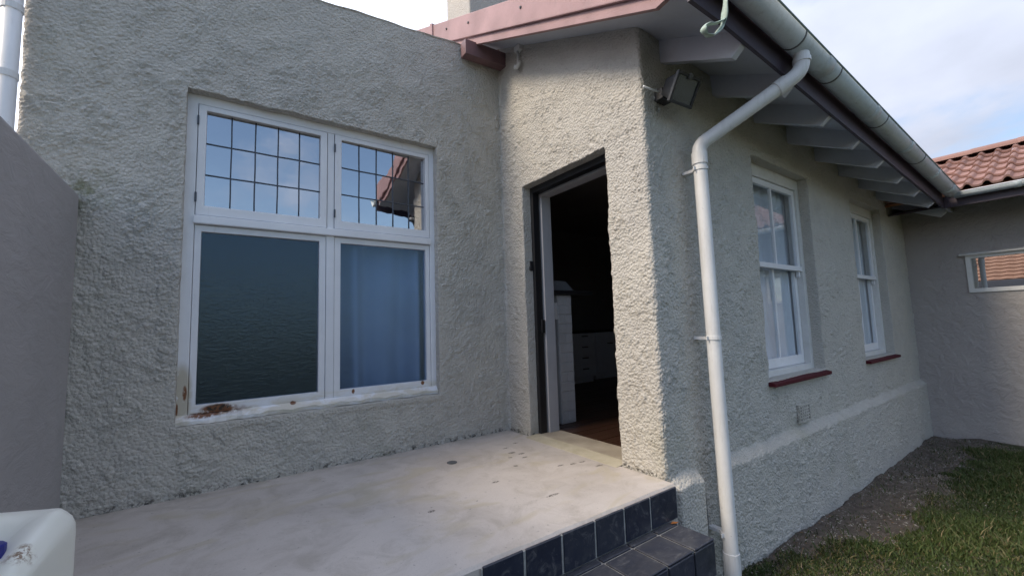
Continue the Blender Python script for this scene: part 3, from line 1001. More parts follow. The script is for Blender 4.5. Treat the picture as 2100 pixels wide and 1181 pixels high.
# ---------------------------------------------------------------- air brick
ab = empty('air_brick'); ab.parent = house
ax0, ax1, az0, az1 = 1.745, 1.945, .045, .175
MB().box(ax0, ax1, B - .021, B + .02, az0, az1).build('hole_shade', 'black_metal', ab)  # black box behind the grille stands in for the shade inside its holes
gm = MB().ring(XZ(B), ax0 - .006, ax1 + .006, az0 - .006, az1 + .006, .016, .016, .014, .014, -.028, -.010)
cw = (ax1 - ax0 - .02) / 5
for i in range(1, 5):
    gm.box(ax0 + .01 + i * cw - .010, ax0 + .01 + i * cw + .010, B - .0265, B - .0215, az0 + .008, az1 - .008)
ch = (az1 - az0 - .016) / 5
for k in range(1, 5):
    gm.box(ax0 + .010, ax1 - .010, B - .0260, B - .0218, az0 + .008 + k * ch - .0045, az0 + .008 + k * ch + .0045)
gm.build('grille', 'roughcast', ab)

# ---------------------------------------------------------------- main roof: slab, soffit, rafters, verge
roof = empty('roof'); roof.parent = house


def sheared(g):
    g.v = [(x, y, z + sag(x)) for x, y, z in g.v]
    return g


RX0, RX1 = -.275, 7.2
EY = -2.03
KE = .971
def xprism(poly, x0, x1): return MB().prism(poly, lambda u, w, d: (d, u, w), x0, x1)


def xprism_n(poly, x0, x1, n=1):
    return sheared(xprism(poly, x0, x1))


RIDGE = 3.2
DX = 4.94                         # fascia line of the rear wing
g = xprism([(EY - .06, soff(EY - .06) + .14), (RIDGE, soff(RIDGE) + .14), (2 * RIDGE - EY, soff(EY) + .14), (2 * RIDGE - EY, soff(EY) + .20), (RIDGE, soff(RIDGE) + .20), (EY - .06, soff(EY - .06) + .20)], RX0 + .01, 0.0)
g.build('roof_covering', 'roof_tile', roof)
g = xprism([(EY - .06, soff(EY - .06) + .14), (RIDGE, soff(RIDGE) + .14), (2 * RIDGE - EY, soff(EY) + .14), (2 * RIDGE - EY, soff(EY) + .20), (RIDGE, soff(RIDGE) + .20), (EY - .06, soff(EY - .06) + .20)], 0.0, RX1)
sheared(g).build('roof_covering', 'roof_tile', roof)
# soffit boarding (white), gable overhang and eaves
xprism([(EY + .004, soff(EY + .004)), (2.9, soff(2.9)), (2.9, soff(2.9) + .03), (EY + .004, soff(EY + .004) + .03)], RX0 + .012, 0.).build('soffit', 'eave_paint', roof)
sheared(xprism([(EY + .004, soff(EY + .004)), (B + .2, soff(B + .2)), (B + .2, soff(B + .2) + .03), (EY + .004, soff(EY + .004) + .03)], 0., L + .3)).build('soffit', 'eave_paint', roof)
# fascia
sheared(xprism([(EY, 2.38), (EY - .02, 2.38), (EY - .02, 2.565), (EY, 2.565)], 0., DX)).build('fascia', 'fascia_paint', roof)
xprism([(EY, 2.38), (EY - .02, 2.38), (EY - .02, 2.565), (EY, 2.565)], RX0 - .03, 0.).build('fascia', 'fascia_paint', roof)
# rafters with chamfered tails
xr = .205
while xr < 5.3:
    s_ = sag(xr)
    yb = -1.972
    poly = [(B + .1, soff(B + .1) + .005), (B + .1, 2.548 + SL * .1), (yb, 2.548 + SL * (yb - B)), (EY + .003, 2.378), (EY + .003, soff(EY) + .005)]
    poly = [(y, z + s_) for y, z in poly]
    xprism(poly, xr, xr + .048).build('rafter', 'eave_paint', roof, bevel=.002, seg=1)
    xr += .618
# barge board and verge tiles along the gable
def low(y): return 3.375 + SL * y
def jnt(y): return 3.445 + SL * y
def topv(y): return 3.665 + SL * y


xprism([(-1.86, low(-1.86)), (3.0, low(3.0)), (3.0, jnt(3.0) + .05), (-1.95, jnt(-1.95) + .05), (-1.95, jnt(-1.95) - .01)], RX0 - .028, RX0).build('barge_board', 'verge_red', roof, bevel=.003)
cuts = [-1.96, -1.19, -.46, .74, 1.9, 3.1]
cuts = [-1.96, .74, 1.9, 3.1]
for i, (a, b) in enumerate(zip(cuts[:-1], cuts[1:])):
    lap = .0 if i == 0 else -.035
    d = .004 * (i % 2)
    o = -.014 * (i > 0) * 0
    xa0 = RX0 - .052 - d
    poly = [(a + lap, jnt(a + lap)), (b, jnt(b)), (b, topv(b)), (a + lap, topv(a + lap))]
    vt = xprism(poly, xa0, xa0 + .022).build('verge_tile', 'verge_red', roof, bevel=.007)
    poly2 = [(a + lap, topv(a + lap) - .018), (b, topv(b) - .018), (b, topv(b) + .004), (a + lap, topv(a + lap) + .004)]
    xprism(poly2, xa0 + .023, xa0 + .20).build('verge_tile', 'verge_red', roof, bevel=.004)
# collar where the second verge tile laps the first
xprism([(.70, jnt(.70) - .004), (.76, jnt(.76) - .004), (.76, topv(.76) + .012), (.70, topv(.70) + .012)], RX0 - .068, RX0 - .02).build('verge_tile', 'verge_red', roof, bevel=.006)
# screw heads
for yy in (-.02, -.78, -1.5, .4):
    zc = (jnt(yy) + topv(yy)) / 2 + .02
    MB().tube([(RX0 - .05, yy, zc), (RX0 - .062, yy, zc)], [.012, .008], 8).build('screw', 'pipe_dark', roof)
# purlin end under the verge
pl = MB().box(RX0 - .135, .01, -.105, -.018, 3.205, 3.335)
pl.v = [(x, y, z + .02 * (x + .4) / .4) for x, y, z in pl.v]
pl.build('purlin', 'purlin_paint', roof, bevel=.004)

# chimney
ch = empty('chimney'); ch.parent = house
MB().box(.73, 1.55, 1.75, 2.45, 4.2, 6.3).build('stack', 'roughcast', ch, bevel=.02)
MB().box(.68, 1.60, 1.70, 2.50, 6.3, 6.42).build('cap', 'roughcast', ch, bevel=.02)
MB().tube([(1.1, 2.1, 6.42), (1.1, 2.1, 6.8)], [.13, .11], 16).build('pot', 'verge_red', ch)

# ---------------------------------------------------------------- gutters
GR = .070
GYC = EY - .03 - GR
GZ = 2.545


def gutter_profile(r=GR, k=14):
    """open half round in (out, up): outer then inner"""
    o = [(r * math.cos(math.pi + math.pi * i / k), r * math.sin(math.pi + math.pi * i / k)) for i in range(k + 1)]
    i_ = [((r - .005) * math.cos(2 * math.pi - math.pi * i / k), (r - .005) * math.sin(2 * math.pi - math.pi * i / k)) for i in range(k + 1)]
    return o + i_


def gutter_piece(mpf, d0, d1, r=GR):
    pr = gutter_profile(r); n = len(pr); h = n // 2
    v = [mpf(u, w, d) for d in (d0, d1) for u, w in pr]
    f = [(i, n + i, n + (i + 1) % n, (i + 1) % n) for i in range(n)]
    f += [(i, i + 1, n - 2 - i, n - 1 - i) for i in range(h - 1)]
    f += [(2 * n - 1 - i, 2 * n - 2 - i, n + i + 1, n + i) for i in range(h - 1)]
    return MB().add(v, f)


gut = empty('gutter'); gut.parent = house
gut['label'] = 'pale half-round gutter over the lawn wall'
DXC = DX - .03 - .058
mpg = lambda u, w, d: (d, GYC + u, GZ + w + sag(d))
gutter_piece(mpg, RX0 - .06, 0).build('trough', 'gutter_paint', gut, smooth=True)
gutter_piece(mpg, 0, DXC).build('trough', 'gutter_paint', gut, smooth=True)
joints = [.62, 1.17, 2.15, 3.3]
for x in joints:
    gutter_piece(mpg, x - .006, x + .006, GR + .003).build('gutter_bracket', 'pipe_dark', gut, smooth=True)
for x in (1.02, 1.95, 2.9, 3.9, 4.6):
    gutter_piece(mpg, x - .05, x + .05, GR + .003).build('gutter_union', 'gutter_paint', gut, smooth=True)
# outer bead and the roof edge that looks over the rim
for a, b in ((RX0 - .06, 0.), (0., DXC)):
    MB().tube([(a, GYC - GR, GZ + sag(a)), (b, GYC - GR, GZ + sag(b))], .007, 8).build('bead', 'gutter_edge', gut, smooth=True)
ro = empty('gutter'); ro.parent = house
ro['label'] = 'pale half-round gutter of the rear wing'
EZ2 = 2.244
mpd = lambda u, w, d: (DXC + u, d, EZ2 + w)
gutter_piece(mpd, GYC - .02, -6.5, .058).build('trough', 'gutter_paint', ro, smooth=True)
for y in (-2.62, -3.6, -4.6):
    gutter_piece(mpd, y - .03, y + .03, .061).build('gutter_union', 'gutter_paint', ro, smooth=True)
MB().tube([(DXC - .058, GYC - .03, EZ2), (DXC - .058, -6.5, EZ2)], .006, 8).build('bead', 'white_paint', ro, smooth=True)

# ---------------------------------------------------------------- downpipe
dp = empty('downpipe'); dp.parent = house
PX, PY, PR_ = .385, B - .115, .042
OX = .72
ztop = GZ - GR + sag(OX) + .004
path = [(OX, GYC, ztop), (OX, GYC, ztop - .075)]


def bend(p0, p1, p2, r, k=6):
    """rounded corner at p1"""
    p0, p1, p2 = Vector(p0), Vector(p1), Vector(p2)
    a, b = (p0 - p1).normalized(), (p2 - p1).normalized()
    out = []
    for i in range(k + 1):
        t_ = i / k
        out.append(p1 + a * r * (1 - t_) ** 2 + b * r * t_ ** 2)
    return out


P_a, P_b = Vector((OX, GYC, ztop - .105)), Vector((PX, PY, 1.985))
path = [Vector((OX, GYC, ztop))] + bend((OX, GYC, ztop), P_a, P_b, .07) + bend(P_a, P_b, (PX, PY, 0), .05)
MB().tube(path, PR_, 20, False).build('swan_neck', 'pipe_paint', dp, smooth=True)
MB().tube([(PX, PY, 1.945), (PX + .01, PY, .5), (PX + .012, PY - .01, ZG + .02)], PR_ - .001, 20, False).build('pipe', 'pipe_paint', dp, smooth=True)
dv = (P_b - P_a).normalized()
for c0, c1 in ((Vector((OX, GYC, ztop - .03)), Vector((OX, GYC, ztop - .055))), (P_a + dv * .10, P_a + dv * .165), (P_b + Vector((0, 0, -.05)), P_b + Vector((0, 0, -.125)))):
    MB().tube([c0, c1], PR_ + .005, 20).build('collar', 'pipe_paint', dp, smooth=False)
MB().tube([(PX + .012, PY - .008, -.46), (PX + .012, PY - .0099, ZG - .01)], PR_ + .004, 20).build('collar', 'pipe_paint', dp)
MB().tube([(OX - .01, GYC + .0, ztop + .012), (OX + .005, GYC - .03, ztop - .028)], .012, 8).build('outlet_lug', 'pipe_paint', dp)
for zc in (1.83, .775, -.36):
    px = PX + .01 * (1.945 - zc) / 1.445
    g = MB().tube([(px, PY, zc - .010), (px, PY, zc + .010)], PR_ + .004, 20)
    g.box(px - PR_ - .022, px - .03, PY + .005, PY + .011, zc - .011, zc + .011)
    g.box(px - .02, px + .02, PY + .03, B + .01, zc - .009, zc + .009)
    g.build('pipe_clip', 'pipe_paint', dp)

# downpipe at the free end of the window wall
dp2 = empty('downpipe'); dp2.parent = house
dp2['label'] = 'pale downpipe at the outer corner of the window wall'
MB().tube([(XA - .022, -.052, -.6), (XA - .022, -.052, 3.3)], .036, 18).build('pipe', 'pipe_paint', dp2, smooth=True)
for zc in (2.17, 2.52, 1.2):
    MB().tube([(XA - .022, -.052, zc - .004), (XA - .022, -.052, zc + .03)], .0395, 18).build('collar', 'pipe_paint', dp2)

# ---------------------------------------------------------------- rear wing
DYE = -6.4
w = MB()
DW = (-3.02, -2.08, 1.119, 1.588)
sheet(YZ(0), DYE, B + .1, ZG - .05, 2.32, L, [(DW[0], DW[1], DW[2], DW[3])], w)
w.build('wall', 'plaster_wing', house)['label'] = 'smooth plastered wall of the rear wing'
MB().box(L + .01, L + 3.0, DYE - .0, DYE + .2, ZG - .05, 2.32).build('wall', 'plaster_wing', house)['label'] = 'end wall of the rear wing'
room(YZ(0), DYE + .3, B + .0, .6, 2.1, L + .06, L + 1.6, [DW], None).build('interior_wall', 'interior_dark', house)
wd = empty('window'); wd.parent = house
wd['label'] = 'small wide white window of the rear wing under a drip hood'
mpd2 = YZ(L)
MB().ring(mpd2, DW[0] - .004, DW[1] + .004, DW[2] - .004, DW[3] + .004, .042, .046, .05, .05, -.018, .055).build('frame', 'white_trim', wd, bevel=.003)
MB().box(L - .014, L + .05, -2.592, -2.555, DW[2] + .046, DW[3] - .046).build('mullion', 'white_trim', wd, bevel=.003)
MB().box(L + .018, L + .022, -2.557, DW[1] - .04, DW[2] + .044, DW[3] - .044).build('pane', 'bright_glass', wd)
MB().box(L + .018, L + .022, DW[0] + .036, -2.59, DW[2] + .044, DW[3] - .044).build('pane', 'bright_glass', wd)
MB().prism([(L - .001, DW[3] + .030), (L - .001, DW[3] + .004), (L - .062, DW[3] - .008), (L - .062, DW[3] + .008)], lambda u, v_, d: (u, d, v_), DW[0] - .05, DW[1] + .05).build('drip_hood', 'white_trim', wd, bevel=.002, seg=1)

roof2 = empty('roof'); roof2.parent = house
roof2['label'] = 'red tiled roof of the rear wing'
RS = .46
RIX = 6.465
def rz(x): return 2.283 + RS * (x - DX + .06)
def yprism(poly, y0, y1): return MB().prism(poly, lambda u, w_, d: (u, d, w_), y0, y1)
yprism([(DX - .05, rz(DX - .05) - .05), (RIX, rz(RIX) - .05), (2 * RIX - DX, rz(DX - .05) - .05), (2 * RIX - DX, rz(DX - .05) - .02), (RIX, rz(RIX) - .02), (DX - .05, rz(DX - .05) - .02)], DYE - .2, -.2).build('roof_deck', 'far_tile', roof2)
yprism([(DX, 2.105), (DX - .02, 2.105), (DX - .02, 2.26), (DX, 2.26)], DYE - .2, EY - .02).build('fascia', 'fascia_paint', roof2)
yprism([(DX + .002, 2.125), (L + .01, 2.30), (L + .01, 2.32), (DX + .002, 2.145)], DYE - .2, B).build('soffit', 'fascia_paint', roof2)
# double-roman tiles
TW, TE, TLn = .30, .312, .36
nseg = 16
v = []
for d, dz in ((0., 0.), (0., .024), (TLn, .0), (TLn, .012)):
    for i in range(nseg + 1):
        u = i / nseg
        h = .034 * max(0., math.sin(2 * math.pi * 2 * u)) ** .8 + .008 * math.sin(2 * math.pi * 2 * u)
        v.append((d, -TW * u, h + dz))
m_ = nseg + 1
f = []
for i in range(nseg):
    f += [(m_ + i, m_ + i + 1, 3 * m_ + i + 1, 3 * m_ + i), (i, i + 1, m_ + i + 1, m_ + i), (i, 2 * m_ + i, 2 * m_ + i + 1, i + 1)]
tme = bpy.data.meshes.new('tile'); tme.from_pydata(v, [], f); tme.update()
tme.materials.append(mat('roof_tile'))
tme.polygons.foreach_set('use_smooth', [False] * len(tme.polygons))
ang = math.atan(RS)
for r_ in range(6):
    for c_ in range(18):
        dd = -.03 + r_ * TE
        o = bpy.data.objects.new('tile', tme); COL.objects.link(o); o.parent = roof2
        x = DX - .06 + dd * math.cos(ang); 
        o.location = (x, -1.02 - c_ * TW, rz(x) + .012 + random.uniform(-.002, .002))
        o.rotation_euler = (0, -ang + .062, random.uniform(-.006, .006))
for c_ in range(14):
    y = -.9 - c_ * .42
    g = MB()
    k = 8
    v = []
    for d in (0., .44):
        for i in range(k + 1):
            a = math.pi * i / k
            v.append((RIX + .105 * math.cos(a), y - d, rz(RIX) + .03 + .085 * math.sin(a) + (.006 if d == 0 else 0)))
    f = [(i, i + 1, k + 2 + i, k + 1 + i) for i in range(k)] + [tuple(range(k + 1)), tuple(range(2 * k + 1, k, -1))]
    g.add(v, f).build('ridge_tile', 'roof_tile', roof2)

# ---------------------------------------------------------------- garden wall at the left
gw = MB().box(-2.90, -2.682, -4.6, -.004, ZG - .1, 1.636).build('garden_wall', 'plaster_grey', bevel=.012)
tag(gw, 'smooth grey plastered garden wall meeting the window wall at left', 'wall')

# ---------------------------------------------------------------- tiled steps
st = empty('tiled_steps', (-.65, -1.85, ZG))
tag(st, 'black slate-tiled steps with pale grout leading up to the patio', 'steps')
SX0, SX1 = -1.255, -.072
RZ = -.17
body = MB()
PYF = -1.596
body.box(SX0 + .003, SX1 + .05, PYF - .009, PYF - .0005, RZ + .001, -.012)
g_ = [(PYF - .001, -.17, -1.838), (-1.838, -.34, -2.095), (-2.095, -.51, -2.35)]
for i, (ya, zt, yb) in enumerate(g_):
    ex = .02 * i
    body.box(SX0 - .0 + .003, SX1 + ex - .003, yb + .009, ya - .001 if i else ya - .0, ZG - .05, zt - .009)
body.build('grout', 'grout', st)
TILE = {}


def slate(x0, x1, y0, y1, z0, z1):
    key = tuple(round(k, 4) for k in (x1 - x0, y1 - y0, z1 - z0))
    if key not in TILE:
        me = MB().box(0, key[0], 0, key[1], 0, key[2]).build('tmp', 'slate_tile', None, bevel=.003, seg=1)
        TILE[key] = me.data
        bpy.data.objects.remove(me)
    o = bpy.data.objects.new('tile', TILE[key]); COL.objects.link(o); o.parent = st
    o.location = Vector((x0, y0, z0)) - st.location
    o.rotation_euler = (random.uniform(-.004, .004), random.uniform(-.004, .004), random.uniform(-.004, .004))
    return o


xs_ = [SX1 - .002, SX1 - .178]
while xs_[-1] > SX0 + .06: xs_.append(max(xs_[-1] - .2, SX0))
GJ = .006
for a, b in zip(xs_[1:], xs_[:-1]):
    slate(a + GJ, b - GJ + (.052 if b > SX1 - .01 else 0), PYF - .014, PYF - .002, RZ + .004, -.006)
for i, (ya, zt, yb) in enumerate(g_):
    ex = .02 * i
    rows = [(yb, yb + .190), (yb + .190, ya)] if i == 0 else [(yb, yb + .20), (yb + .20, ya)]
    xx = [q + (ex if k == 0 else 0) for k, q in enumerate(xs_)]
    for a, b in zip(xx[1:], xx[:-1]):
        for (y0, y1) in rows:
            slate(a + GJ, b - GJ, y0 + (GJ if y0 != yb else 0), y1 - (GJ if y1 != ya else .012), zt - .010, zt)
        zb = g_[i + 1][1] if i < 2 else ZG - .02
        slate(a + GJ, b - GJ, yb - .002, yb + .009, zb + .003, zt - .013)

# small orange leaf lying on the tread
lf = MB().add([(0, 0, 0), (.02, .012, .006), (.05, .006, .003), (.022, -.012, .005), (.025, 0, .002)], [(0, 1, 4), (1, 2, 4), (2, 3, 4), (3, 0, 4)])
lf.v = [(-.115 + .9 * x + .3 * y, -1.622 - .5 * x + y, -.1685 + z) for x, y, z in lf.v]
tag(lf.build('dry_leaf', 'orange_leaf' if 'orange_leaf' in MATS else paint('orange_leaf', (.36, .13, .03), .7, .2, 40).name), 'small dry orange leaf on the top slate step', 'leaf')

# drain hole in the patio
dr = empty('floor_drain', (-.785, -.455, 0)); tag(dr, 'small dark round drain in the concrete patio', 'drain')
MB().tube([(-.785, -.455, -.001), (-.785, -.455, .0035)], .034, 20).build('rim', 'pipe_dark', dr)
MB().tube([(-.785, -.455, .0036), (-.785, -.455, .0046)], .024, 16).build('plug', 'pipe_dark', dr)

# ---------------------------------------------------------------- jerrycan
jc_root = empty('jerrycan', (-2.54, -1.40, 0)); tag(jc_root, 'white plastic jerrycan with a blue cap at the foot of the garden wall', 'jerrycan')
JW, JD, JH = .225, .262, .435
ja = R(-15)
jr = Vector((-2.375, -1.32, 0))                      # back right corner
ju = Vector((-math.cos(R(15)), math.sin(R(15)), 0)); jv = Vector((-math.sin(R(15)), -math.cos(R(15)), 0))
jcn = jr + ju * (JW / 2) + jv * (JD / 2)


def rrect(a, b, r, k=8):
    out = []
    for q, (sx, sy) in enumerate(((1, 1), (-1, 1), (-1, -1), (1, -1))):
        for i in range(k + 1):
            th = R(90 * q + 90 * i / k)
            out.append((sx * (a - r) + r * math.cos(th), sy * (b - r) + r * math.sin(th)))
    return out


def jtop(a, b):
    """height of the moulded top; a across (+ = towards wall), b depth (+ = towards camera)"""
    h = JH
    # pocket beside the handle
    h -= .040 * math.exp(-((a + .005) / .05) ** 2 - ((b - .01) / .05) ** 2)
    # handle ridge
    h += .022 * math.exp(-((a - .055) / .022) ** 2) * (1 / (1 + math.exp(-(b + .09) / .014))) * (1 / (1 + math.exp((b - .075) / .014)))
    h -= .62 * (max(0., b + .055) ** 2 / (max(0., b + .055) + .03))
    h += .020 * math.exp(-((a + .082) / .018) ** 2 - ((b - .01) / .045) ** 2)
    return h


jv_, jf_ = [], []
K = 36
levels = [(.0, .020), (.004, .008), (.02, .001), (.12, .0), (.125, -.0), (.14, .004), (.155, .0), (.28, .0), (.36, .0), (.385, .001), (.405, .006), (.420, .014)]
for z_, ins in levels:
    for (a, b) in rrect(JW / 2 - ins, JD / 2 - ins, .036):
        zz2 = z_ if z_ < .3 else z_ + (jtop(a, b) - JH) * (z_ - .3) / .12
        jv_.append(jcn + ju * a + jv * b + Vector((0, 0, zz2)))
KK = len(rrect(1, 1, .1))
nl = len(levels)
rings = 14
for q in range(1, rings + 1):
    f_ = 1 - q / (rings + .0)
    f_ = max(f_, .001)
    for (a, b) in rrect(JW / 2 - .014, JD / 2 - .014, .036):
        a2, b2 = a * f_, b * f_
        h = jtop(a2, b2) - .010 * max(0, (f_ - .8) / .2) ** 2
        jv_.append(jcn + ju * a2 + jv * b2 + Vector((0, 0, h)))
nl += rings
for q in range(nl - 1):
    for i in range(KK):
        i2 = (i + 1) % KK
        jf_.append((q * KK + i, q * KK + i2, (q + 1) * KK + i2, (q + 1) * KK + i))
jf_.append(tuple(range(KK - 1, -1, -1)))
MB().add(jv_, jf_).build('body', 'can_plastic', jc_root, smooth=True)
cpz = jtop(.075, -.085)
cc = jcn + ju * -.008 + jv * .028
cz0 = jtop(-.008, .028) + .004
g = MB().tube([cc + Vector((0, 0, cz0 - .03)), cc + Vector((0, 0, cz0 + .012))], .030, 20)
g.build('neck', 'can_plastic', jc_root)
g = MB().tube([cc + Vector((0, 0, cz0 + .004)), cc + Vector((0, 0, cz0 + .034)), cc + Vector((0, 0, cz0 + .038))], [.034, .034, .030], 24)
g.build('cap', 'blue_cap', jc_root)

# ---------------------------------------------------------------- floodlight
fl_root = empty('floodlight', (.17, B - .02, 2.30)); tag(fl_root, 'black outdoor floodlight under the eaves of the lawn wall', 'floodlight')
M_ = Matrix.Translation((.175, B - .125, 2.285)) @ Matrix.Rotation(R(-4), 4, 'Z') @ Matrix.Rotation(R(30), 4, 'X')


def xf(g): g.v = [tuple(M_ @ Vector(p)) for p in g.v]; return g


hb = MB().add([(-.095, -.045, -.075), (.095, -.045, -.075), (.095, -.045, .075), (-.095, -.045, .075), (-.06, .06, -.045), (.06, .06, -.045), (.06, .06, .045), (-.06, .06, .045)],
              [(0, 1, 2, 3), (7, 6, 5, 4), (0, 4, 5, 1), (1, 5, 6, 2), (2, 6, 7, 3), (3, 7, 4, 0)])
xf(hb).build('housing', 'floodlight_black', fl_root, bevel=.006)
xf(MB().ring(lambda u, w_, d: (u, d, w_), -.105, .105, -.085, .085, .016, .016, .016, .016, -.066, -.046)).build('bezel', 'floodlight_black', fl_root, bevel=.003)
xf(MB().box(-.09, .09, -.058, -.054, -.07, .07)).build('lens', 'lamp_glass', fl_root)
xf(MB().box(-.02, .02, .05, .075, .0, .03)).build('bracket', 'floodlight_black', fl_root, bevel=.002, seg=1)
MB().box(.12, .22, B - .058, B + .01, 2.25, 2.32).build('junction_box', 'floodlight_black', fl_root, bevel=.004)
xf(MB().box(-.012, .012, -.075, -.06, .06, .092)).build('clip', 'pipe_dark', fl_root, bevel=.002, seg=1)
MB().tube([(.08, B - .06, 2.272), (.0, B - .058, 2.268), (-.06, B - .056, 2.266)], .006, 8).build('cable', 'white_paint', fl_root, smooth=True)

# bracket with a hook under the verge
hk = empty('hook_bracket', (-.02, -.33, 3.2)); tag(hk, 'small chipped white bracket with a hook under the red verge', 'bracket')
MB().box(-.045, -.0, -.375, -.30, 3.225, 3.275).build('plate', 'white_trim', hk, bevel=.006)
MB().tube([(-.03, -.335, 3.24), (-.032, -.337, 3.13), (-.04, -.34, 3.10)], .010, 10).build('stem', 'white_trim', hk, smooth=True)
MB().tube([(-.035, -.375, 3.115), (-.042, -.36, 3.09), (-.045, -.335, 3.075), (-.042, -.305, 3.09), (-.036, -.295, 3.12)], [.010, .016, .018, .014, .008], 10).build('hook', 'white_trim', hk, smooth=True)

# frayed strap hanging from the gutter
spts = [(-.240, GYC - .072, 2.56), (-.243, GYC - .070, 2.47), (-.250, GYC - .055, 2.36), (-.256, GYC - .045, 2.27), (-.262, GYC - .035, 2.205), (-.30, GYC - .03, 2.155), (-.355, GYC - .03, 2.112), (-.405, GYC - .03, 2.098), (-.425, GYC - .03, 2.115), (-.405, GYC - .032, 2.140), (-.35, GYC - .036, 2.165), (-.295, GYC - .04, 2.195), (-.26, GYC - .042, 2.225)]
sm = []
for i in range(len(spts) - 1):
    p0 = Vector(spts[max(i - 1, 0)]); p1 = Vector(spts[i]); p2 = Vector(spts[i + 1]); p3 = Vector(spts[min(i + 2, len(spts) - 1)])
    for k in range(6):
        t_ = k / 6
        sm.append(.5 * ((2 * p1) + (-p0 + p2) * t_ + (2 * p0 - 5 * p1 + 4 * p2 - p3) * t_ ** 2 + (-p0 + 3 * p1 - 3 * p2 + p3) * t_ ** 3))
stp = MB().tube(sm, [.014 + .003 * math.sin(i * .7) for i in range(len(sm))], 8, True, .3).build('strap', 'strap', smooth=True)
tag(stp, 'frayed pale green strap looping down from the gutter', 'strap')

# cable stub in the pipe recess
cb = MB().tube([(.318, B - .012, -.10), (.322, B - .03, -.14), (.33, B - .03, -.30), (.34, B - .02, -.42)], .007, 8).build('cable', 'pipe_dark', smooth=True)
tag(cb, 'thin dark cable in the gap beside the downpipe foot', 'cable')

# ---------------------------------------------------------------- kitchen things seen through the door
def cabinet(x0, x1, y, n, label):
    r_ = empty('kitchen_cabinet', ((x0 + x1) / 2, y + .25, .006)); tag(r_, label, 'cabinet', 'white kitchen base units')
    MB().box(x0, x1, y + .02, y + .5, .09, .74).build('carcass', 'cabinet_white', r_)
    MB().box(x0 + .01, x1 - .01, y + .06, y + .5, .006, .089).build('plinth', 'cabinet_white', r_)
    MB().box(x0 - .01, x1 + .01, y - .01, y + .51, .742, .775).build('worktop', 'worktop', r_, bevel=.004)
    h = (.74 - .10) / n
    for k in range(n):
        d_ = MB().box(x0 + .004, x1 - .004, y, y + .019, .10 + k * h + .004, .10 + (k + 1) * h - .004).build('drawer_front', 'cabinet_white', r_, bevel=.003, seg=1)
        zc = .10 + (k + .72) * h
        MB().box((x0 + x1) / 2 - .06, (x0 + x1) / 2 + .06, y - .022, y - .012, zc - .006, zc + .006).build('handle', 'black_metal', d_)


cabinet(2.19, 2.66, 1.5, 4, 'white four-drawer kitchen unit standing free inside the doorway')
cabinet(2.82, 3.40, 1.62, 1, 'white single-door kitchen unit beside the drawer unit')
sh = MB().box(.34, .86, -.225, .30, 1.152, 1.192).build('shelf', 'worktop', bevel=.004); tag(sh, 'dark shelf on top of the whitewashed pier inside the door', 'shelf')
hd = MB().add([(.42, -.10, 1.195), (.74, -.10, 1.195), (.74, .25, 1.195), (.42, .25, 1.195), (.46, -.04, 1.30), (.68, -.04, 1.30), (.68, .22, 1.30), (.46, .22, 1.30)],
              [(3, 2, 1, 0), (4, 5, 6, 7), (0, 1, 5, 4), (1, 2, 6, 5), (2, 3, 7, 6), (3, 0, 4, 7)]).build('cooker_hood', 'interior_dark', bevel=.006)
tag(hd, 'dim grey box with sloping sides on the dark shelf', 'box')
sw = empty('light_switch', (.42, -.18, 1.05)); tag(sw, 'white light switch plate just inside the door frame', 'switch')
MB().box(.388, .429, -.185, -.10, .93, 1.08).build('plate', 'white_paint', sw, bevel=.004)
MB().box(.382, .389, -.155, -.13, .985, 1.02).build('rocker', 'white_paint', sw, bevel=.002, seg=1)

# ---------------------------------------------------------------- grass, litter, pebbles
def turf(x, y):
    """probability of grass"""
    edge = -2.00 + .05 * np.sin(x * 5.3) + .035 * np.sin(x * 13 + 1) + .02 * np.sin(x * 31)
    edge = np.where(x < 1.75, edge + (1.75 - x) * .55, edge)
    p = np.clip((edge - y) / .10, 0, 1)
    p *= np.clip((L - .42 + .08 * np.sin(y * 7) - x) / .14, 0, 1)
    worn = .5 + .5 * np.sin(x * 2.3 + 1.3 * np.sin(y * 2.9)) * np.sin(y * 3.7 + 1.1 * np.sin(x * 3.1))
    p *= .10 + .80 * np.clip(worn * 1.6, 0, 1)
    return np.clip(p + .030 * (y < -1.62) * (x > .5) * (x < L - .1), 0, 1)


def scatter(n, xr_, yr):
    x = RNG.uniform(*xr_, n); y = RNG.uniform(*yr, n)
    return x, y


parts = []
for n, xr_, yr in ((190000, (.3, 5.6), (-3.3, -1.56)), (60000, (.0, 5.6), (-5.2, -3.3))):
    x, y = scatter(n, xr_, yr)
    k = RNG.random(n) < turf(x, y)
    parts.append((x[k], y[k]))
x = np.concatenate([p[0] for p in parts]); y = np.concatenate([p[1] for p in parts])
NB = len(x)
zg = ground_h(x, y) - .003
th = RNG.uniform(0, 2 * np.pi, NB)
hgt = RNG.gamma(2.4, .0064, NB) * (.6 + .8 * np.clip(.5 + .5 * np.sin(x * 4.1 + 2 * np.sin(y * 3)), 0, 1)) + .008
wd_ = RNG.uniform(.0018, .0042, NB)
lean = RNG.uniform(.25, 1.3, NB) * hgt
dx, dy = np.cos(th), np.sin(th)
la = th + RNG.normal(0, 1.2, NB)
lx, ly = np.cos(la) * lean, np.sin(la) * lean
base = np.stack([x, y, zg], -1)
wv = np.stack([-dy * wd_, dx * wd_, 0 * wd_], -1)
midp = base + np.stack([lx * .35, ly * .35, hgt * .62], -1)
tip = base + np.stack([lx, ly, hgt], -1)
V = np.stack([base - wv, base + wv, midp + wv * .8, midp - wv * .8, tip], 1).reshape(-1, 3)
ib = np.arange(NB) * 5
quads = np.stack([ib, ib + 1, ib + 2, ib + 3], -1); tris = np.stack([ib + 3, ib + 2, ib + 4], -1)
me = bpy.data.meshes.new('grass')
